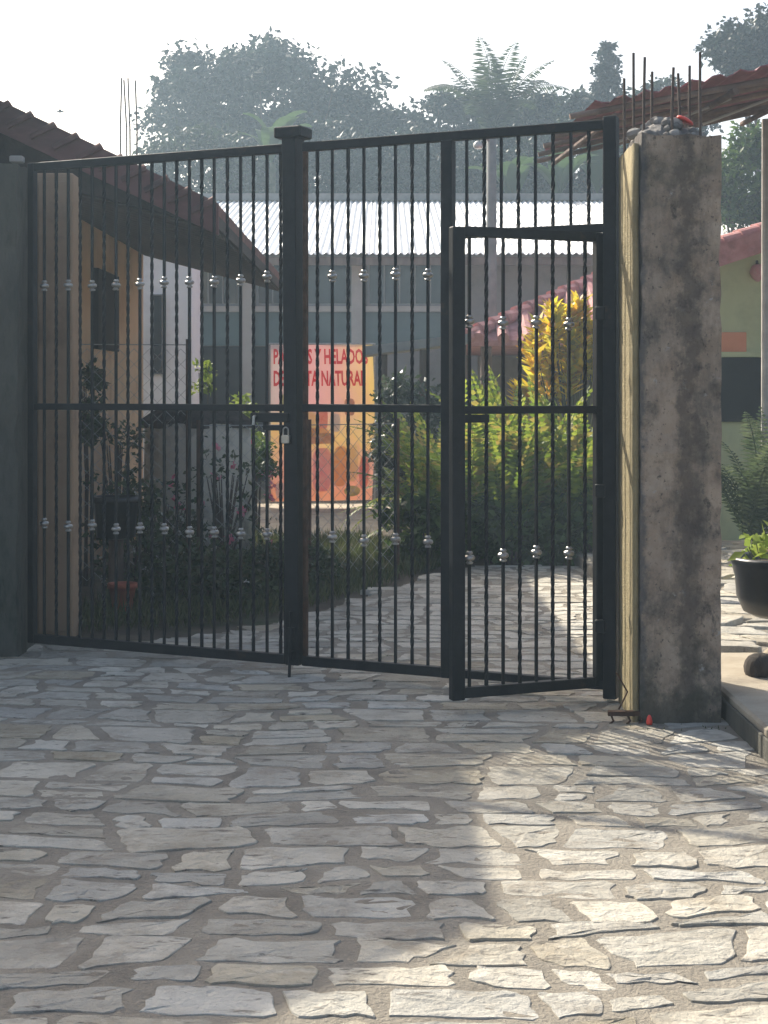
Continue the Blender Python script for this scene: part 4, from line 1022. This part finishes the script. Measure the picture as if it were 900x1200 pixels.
# croton with long yellow leaves
cr_ = thing('croton', 'croton bush with long bright yellow leaves above the ferns', 'shrub', (1.86, 14.9, 0))
q = MB(); tips = []
for i in range(36):
    a = random.uniform(0, 6.28); r_ = random.uniform(.05, .58); h = random.uniform(1.5, 2.36) * (1 - .12*r_) 
    tx_ = r_*math.cos(a) + .12*(h-1.6); ty_ = r_*.5*math.sin(a)
    q.tube([(0, 0, -.05), (tx_*.5, ty_*.5, h*.55), (tx_, ty_, h)], [.014, .01, .005], 5); tips.append((tx_, ty_, h))
q.build('stem', 'stem', cr_)
tp = np.repeat(np.array(tips), 55, 0); k = len(tp); tp[:, 2] -= rng.random(k)*.30
d = rdir(k)*[1, 1, .3] + [0, 0, .55]
leaves('foliage', tp, d, rdir(k)*.4 + [0, 0, 1], .17*(.6+.6*rng.random(k)), .065, 'leaf_yellow', cr_)

# vines over the slab awning, dark shrubs of the left bed
shrub('climbing_vine', 'dark glossy vine wrapping the slab awning posts beside the banner', (.16, 14.9, 0), (.27, .30, .74), .90, 2600, 60, .13, .075, 'leaf_vine', 'vine')
shrub('climbing_vine', 'dark vine mass under the awning behind the ferns', (.72, 15.3, 0), (.36, .30, .70), .95, 2200, 50, .15, .09, 'leaf_vine', 'vine')
shrub('light_shrub', 'small light green shrub lit between tank and banner', (-1.45, 15.4, 0), (.20, .2, .45), .95, 700, 30, .12, .08, 'leaf_lime')
shrub('light_shrub', 'light green bush tip above the tank thatch', (-1.72, 14.6, 0), (.09, .1, .16), 1.50, 130, 9, .07, .07, 'leaf_lime', stems=3)
shrub('flowering_shrub', 'sparse flowering shrub with pink blossoms before the round tank', (-1.22, 11.7, 0), (.40, .22, .46), .55, 230, 22, .12, .055, 'leaf_dark', petals=('petal_pink', 13, .042), stems=12)
shrub('flowering_shrub', 'dark shrub with small white flowers behind the tall fence', (-1.62, 11.35, 0), (.30, .24, .34), .42, 480, 26, .12, .06, 'leaf_dark', petals=('petal_white', 26, .022), stems=9)
shrub('dark_shrub', 'dense dark green shrub inside the gate at the bed corner', (-1.22, 10.1, 0), (.46, .32, .18), .16, 1500, 45, .12, .06, 'leaf_dark', petals=('petal_white', 5, .018))
shrub('dark_shrub', 'dense dark shrub between brown pier and black pot', (-1.72, 10.5, 0), (.26, .25, .36), .40, 1000, 30, .12, .065, 'leaf_dark', petals=('petal_white', 9, .022), stems=9)
shrub('dark_shrub', 'slim dark upright shrub against the tan wall', (-2.17, 11.3, 0), (.09, .12, .40), 1.28, 800, 26, .07, .06, 'leaf_dark')
shrub('dark_shrub', 'low dark shrub along the stone path edge by the low fence', (-.72, 10.9, 0), (.40, .24, .18), .16, 1300, 36, .10, .05, 'leaf_dark')
shrub('dark_shrub', 'twiggy dark shrub growing through the tall chain-link fence', (-1.95, 11.2, 0), (.18, .12, .45), .80, 330, 22, .09, .055, 'leaf_dark', stems=12)
shrub('flowering_shrub', 'shrub with red blooms beside the banner foot', (-1.22, 14.6, 0), (.16, .2, .25), .75, 500, 18, .1, .07, 'leaf_green', petals=('petal_pink', 6, .05))
# right strip plants
leafmat('leaf_feather', [(.05, .075, .035), (.08, .11, .05), (.12, .15, .075)], .4)
FF = [frond_mesh('frond', 1.25, (R(86), R(a)), 30, .03, 'leaf_feather', .5, .15) for a in (55, 20, -10)]
fb = thing('feathery_bush', 'feathery grey green bush beside the concrete pillar before the green house', 'shrub', (3.05, 12.6, .05))
for i in range(26):
    o = link('frond', FF[i % 3], fb); s_ = random.uniform(.75, 1.1); o.scale = (s_*.8, s_, s_); o.location = (random.uniform(-.12, .12), random.uniform(-.1, .1), random.uniform(0, .25)); o.rotation_euler = (random.uniform(-.2, .2), random.uniform(-.1, .3), 2.4*i)
shrub('lime_plant', 'low lime green plant on the terrace behind the planter', (2.65, 10.6, .08), (.25, .2, .13), .16, 260, 16, .08, .08, 'leaf_lime', stems=4)
shrub('dry_plant', 'dry brownish plant behind the black planter', (2.45, 9.6, .08), (.30, .25, .16), .18, 420, 20, .08, .07, 'leaf_dry', stems=4)

# grass at the bed edge and moss tufts: uncountable
def grass(name, poly, n_, h, label, m_='grass'):
    xs_ = [p[0] for p in poly]; ys_ = [p[1] for p in poly]; pts = []
    while len(pts) < n_:
        x, y = random.uniform(min(xs_), max(xs_)), random.uniform(min(ys_), max(ys_))
        if inside(x, y, poly): pts.append((x, y, -.03))
    pts = np.array(pts); o = leaves(name, pts, rdir(n_)*[.6, .6, .2] + [0, 0, 1], rdir(n_), h*(.5+.9*rng.random(n_)), .012, m_)
    stuff(o); o['label'] = label; o['category'] = 'grass'; return o
grass('grass', [(-1.9, 8.95), (-1.0, 9.2), (-.3, 10.4), (.25, 11.8), (.6, 12.6), (-.2, 14.6), (-1.8, 14.5)], 9000, .14, 'rough dark grass of the flower bed behind the gate')
grass('weeds', [(1.03, 6.30), (1.43, 6.36), (1.43, 6.44), (1.03, 6.44)], 60, .035, 'thin weeds at the foot of the concrete pillar')

# ------------------------------------------------------------------ trees beyond
def tree(name, label, px, py, Y, rx, ry, n_, clumps, cr, leaf, m_, trunk=.16, cat='tree', group=None, shell=.5, depth=None):
    c = P(px, py, Y); rx_, rz_ = rx*Y/F, ry*Y/F
    o = thing(name, label, cat, (c.x, Y, 0), group=group)
    q = MB(); h = c.z
    q.tube([(0, 0, -.05), (.05, 0, h*.5), (0, .05, h*.9)], [trunk, trunk*.8, trunk*.4], 8)
    for i in range(7):
        a = random.uniform(0, 6.28); z0 = h*random.uniform(.5, .8)
        q.tube([(0, 0, z0), (rx_*.35*math.cos(a), rx_*.35*math.sin(a), z0 + rz_*.3), (rx_*.75*math.cos(a), rx_*.75*math.sin(a), h + rz_*random.uniform(-.2, .6))], [trunk*.45, trunk*.25, trunk*.08], 6)
    q.build('trunk', 'bark', o)
    crown('crown', (0, 0, h), (rx_, depth or rx_*.8, rz_), int(n_*1.7), clumps, cr, leaf*.74, m_, o, shell)
    return o
tree('broad_tree', 'broad round grey green tree above the low house roof', 312, 130, 42, 146, 78, 16500, 150, .55, .27, 'leaf_far_blue', .22, shell=.3)
tree('bushy_tree', 'bushy tree at the foot of the tall palm', 530, 160, 40, 52, 52, 5200, 70, .42, .24, 'leaf_far_blue')
tree('bushy_tree', 'low bushy tree between the broad round tree and the palm', 462, 178, 43, 50, 44, 4400, 60, .42, .24, 'leaf_far_blue')
tree('bushy_tree', 'bushy tree between palm and narrow columnar tree', 630, 160, 41, 46, 44, 4600, 60, .42, .24, 'leaf_far')
tree('columnar_tree', 'narrow columnar tree rising beside the pillar rebars', 712, 100, 38, 11, 46, 1700, 34, .22, .20, 'leaf_far_blue', .10)
tree('bushy_tree', 'light bushy tree behind the columnar tree', 682, 140, 39, 24, 30, 1800, 26, .35, .22, 'leaf_far')
tree('bushy_tree', 'bushy tree behind the pillar rebars', 775, 135, 40, 55, 36, 3800, 44, .42, .24, 'leaf_far')
tree('tall_tree', 'tall dark tree above the old red sheet roof', 915, 62, 34, 78, 48, 7500, 70, .45, .22, 'leaf_far_blue', .2)
tree('garden_tree', 'green tree standing behind the pink tiled roof', 885, 215, 26, 56, 60, 5000, 50, .36, .17, 'leaf_green', .12)
tree('garden_tree', 'dark tree behind the corrugated roof next to the low house', 240, 205, 36, 70, 50, 5200, 50, .5, .22, 'leaf_far')
tree('garden_tree', 'dense dark tree behind the capped centre post', 375, 200, 37, 95, 52, 7000, 64, .5, .22, 'leaf_far_blue')
tree('garden_tree', 'dense dark tree behind the long corrugated roof left of the utility pole', 495, 205, 36, 80, 50, 6000, 56, .5, .22, 'leaf_far_blue')
tree('garden_tree', 'leafy dark tree behind the long roof at the utility pole', 600, 205, 37, 85, 50, 6000, 56, .5, .22, 'leaf_far')
tree('garden_tree', 'leafy tree behind the long roof by the old red sheet roof', 700, 200, 38, 85, 52, 6000, 56, .5, .22, 'leaf_far')

leafmat('leaf_palm', [(.03, .05, .022), (.05, .075, .03), (.07, .10, .04)], .35)
pc = P(578, 152, 36)
palm = thing('palm_tree', 'tall coconut palm with arching fronds above the dark trees', 'palm', (pc.x, 36, 0))
q = MB(); q.tube([(.15, 0, -.05), (.1, 0, pc.z*.5), (0, 0, pc.z-.1)], [.17, .13, .10], 10); q.build('trunk', 'palm_bark', palm, smooth=True)
PF = [frond_mesh('frond', 2.5, (R(86), R(a)), 46, .055, 'leaf_palm', .7, .55) for a in (-15, 30, 66)]
for i in range(20):
    o = link('frond', PF[i % 3], palm); a = 2.4*i; o.location = (0, 0, pc.z-.12); s_ = random.uniform(.85, 1.1)*(.75 if i % 3 == 2 else .95); o.scale = (s_, s_, s_)
    o.rotation_euler = (random.uniform(-.1, .1), random.uniform(-.05, .35), a)
nb_ = 12
bl_pts = [Vector((0, 0, 0))]
for i in range(nb_):
    ang = R(84) - R(80)*((i+1)/nb_)**1.8; bl_pts.append(bl_pts[-1] + Vector((math.cos(ang), 0, math.sin(ang)))*1.7/nb_)
BLm = MB(); vs_ = []
for i, p in enumerate(bl_pts):
    t = i/nb_; wd = .02 + .26*math.sin(math.pi*min(1, max(0, (t-.12)/.9)))**.6 if t > .12 else .02
    vs_ += [p + Vector((0, -wd, .06*wd/.26)), p, p + Vector((0, wd, .06*wd/.26))]
BLm.add(vs_, [(i*3+j, i*3+j+1, i*3+j+4, i*3+j+3) for i in range(nb_) for j in (0, 1)])
BL = BLm.mesh('leaf', 'leaf_banana')
for (px, py, Y, lab) in ((600, 215, 32.5, 'banana plant with broad leaves behind the long roof at the utility pole'), (655, 205, 32.2, 'banana plant under the tip of the old red sheet roof'), (700, 200, 32.8, 'banana plant behind the gate hinge post top'), (318, 165, 35, 'banana plant with an upright pale leaf by the gate post cap')):
    c = P(px, py, Y); o = thing('banana_plant', lab, 'banana plant', (c.x, Y, 0), group='banana plants behind the long roof')
    q = MB(); q.tube([(0, 0, -.05), (.03, 0, c.z-.5)], [.11, .07], 8); q.build('trunk', 'stem', o)
    for i in range(8):
        k = link('leaf', BL, o); k.location = (0, 0, c.z-.55); s_ = random.uniform(.7, .95); k.scale = (s_, s_, s_); k.rotation_euler = (0, random.uniform(-.2, .25), 2.4*i + random.random())

# bird in the sky
bp_ = P(70, 131, 30); bd = thing('bird', 'small dark bird gliding above the red verge', 'bird', bp_, .4)
q = MB(); q.loft([([(x_*.0 + r_*math.cos(j*math.pi/4), r_*math.sin(j*math.pi/4)) for j in range(8)], z) for r_, z, x_ in ((.004, -.09, 0), (.014, -.04, 0), (.022, .01, 0), (.016, .05, 0), (.013, .07, 0), (.003, .09, 0))], Matrix.Rotation(R(82), 4, 'Y')); q.build('body', 'bird', bd, smooth=True)
for s_ in (-1, 1):
    q = MB(); q.add([(.03, s_*.01, .008), (-.03, s_*.01, .006), (-.035, s_*.09, .03), (.02, s_*.09, .034), (-.05, s_*.20, .015), (.03, s_*.01, .002), (-.03, s_*.01, .0), (-.035, s_*.09, .025), (.02, s_*.09, .029)],
        [(0, 1, 2, 3), (3, 2, 4), (5, 8, 7, 6), (8, 4, 7)]); q.build('wing', 'bird', bd)

# ------------------------------------------------------------------ haze in the air
hz = MB(); hz.box(-150, 150, -70, 150, -1.1, 14.5); hz_o = stuff(hz.build('haze', None))
hm = bpy.data.materials.new('haze_air'); hm.use_nodes = True; n, l = nodes_of(hm); n.clear()
ho = n.new('ShaderNodeOutputMaterial'); pv = n.new('ShaderNodeVolumePrincipled')
pv.inputs['Color'].default_value = (.62, .82, 1.0, 1); pv.inputs['Density'].default_value = .0032; pv.inputs['Anisotropy'].default_value = .45
l.new(pv.outputs[0], ho.inputs['Volume']); hz_o.data.materials.append(hm)
hz_o['label'] = 'thin pale haze filling the air';
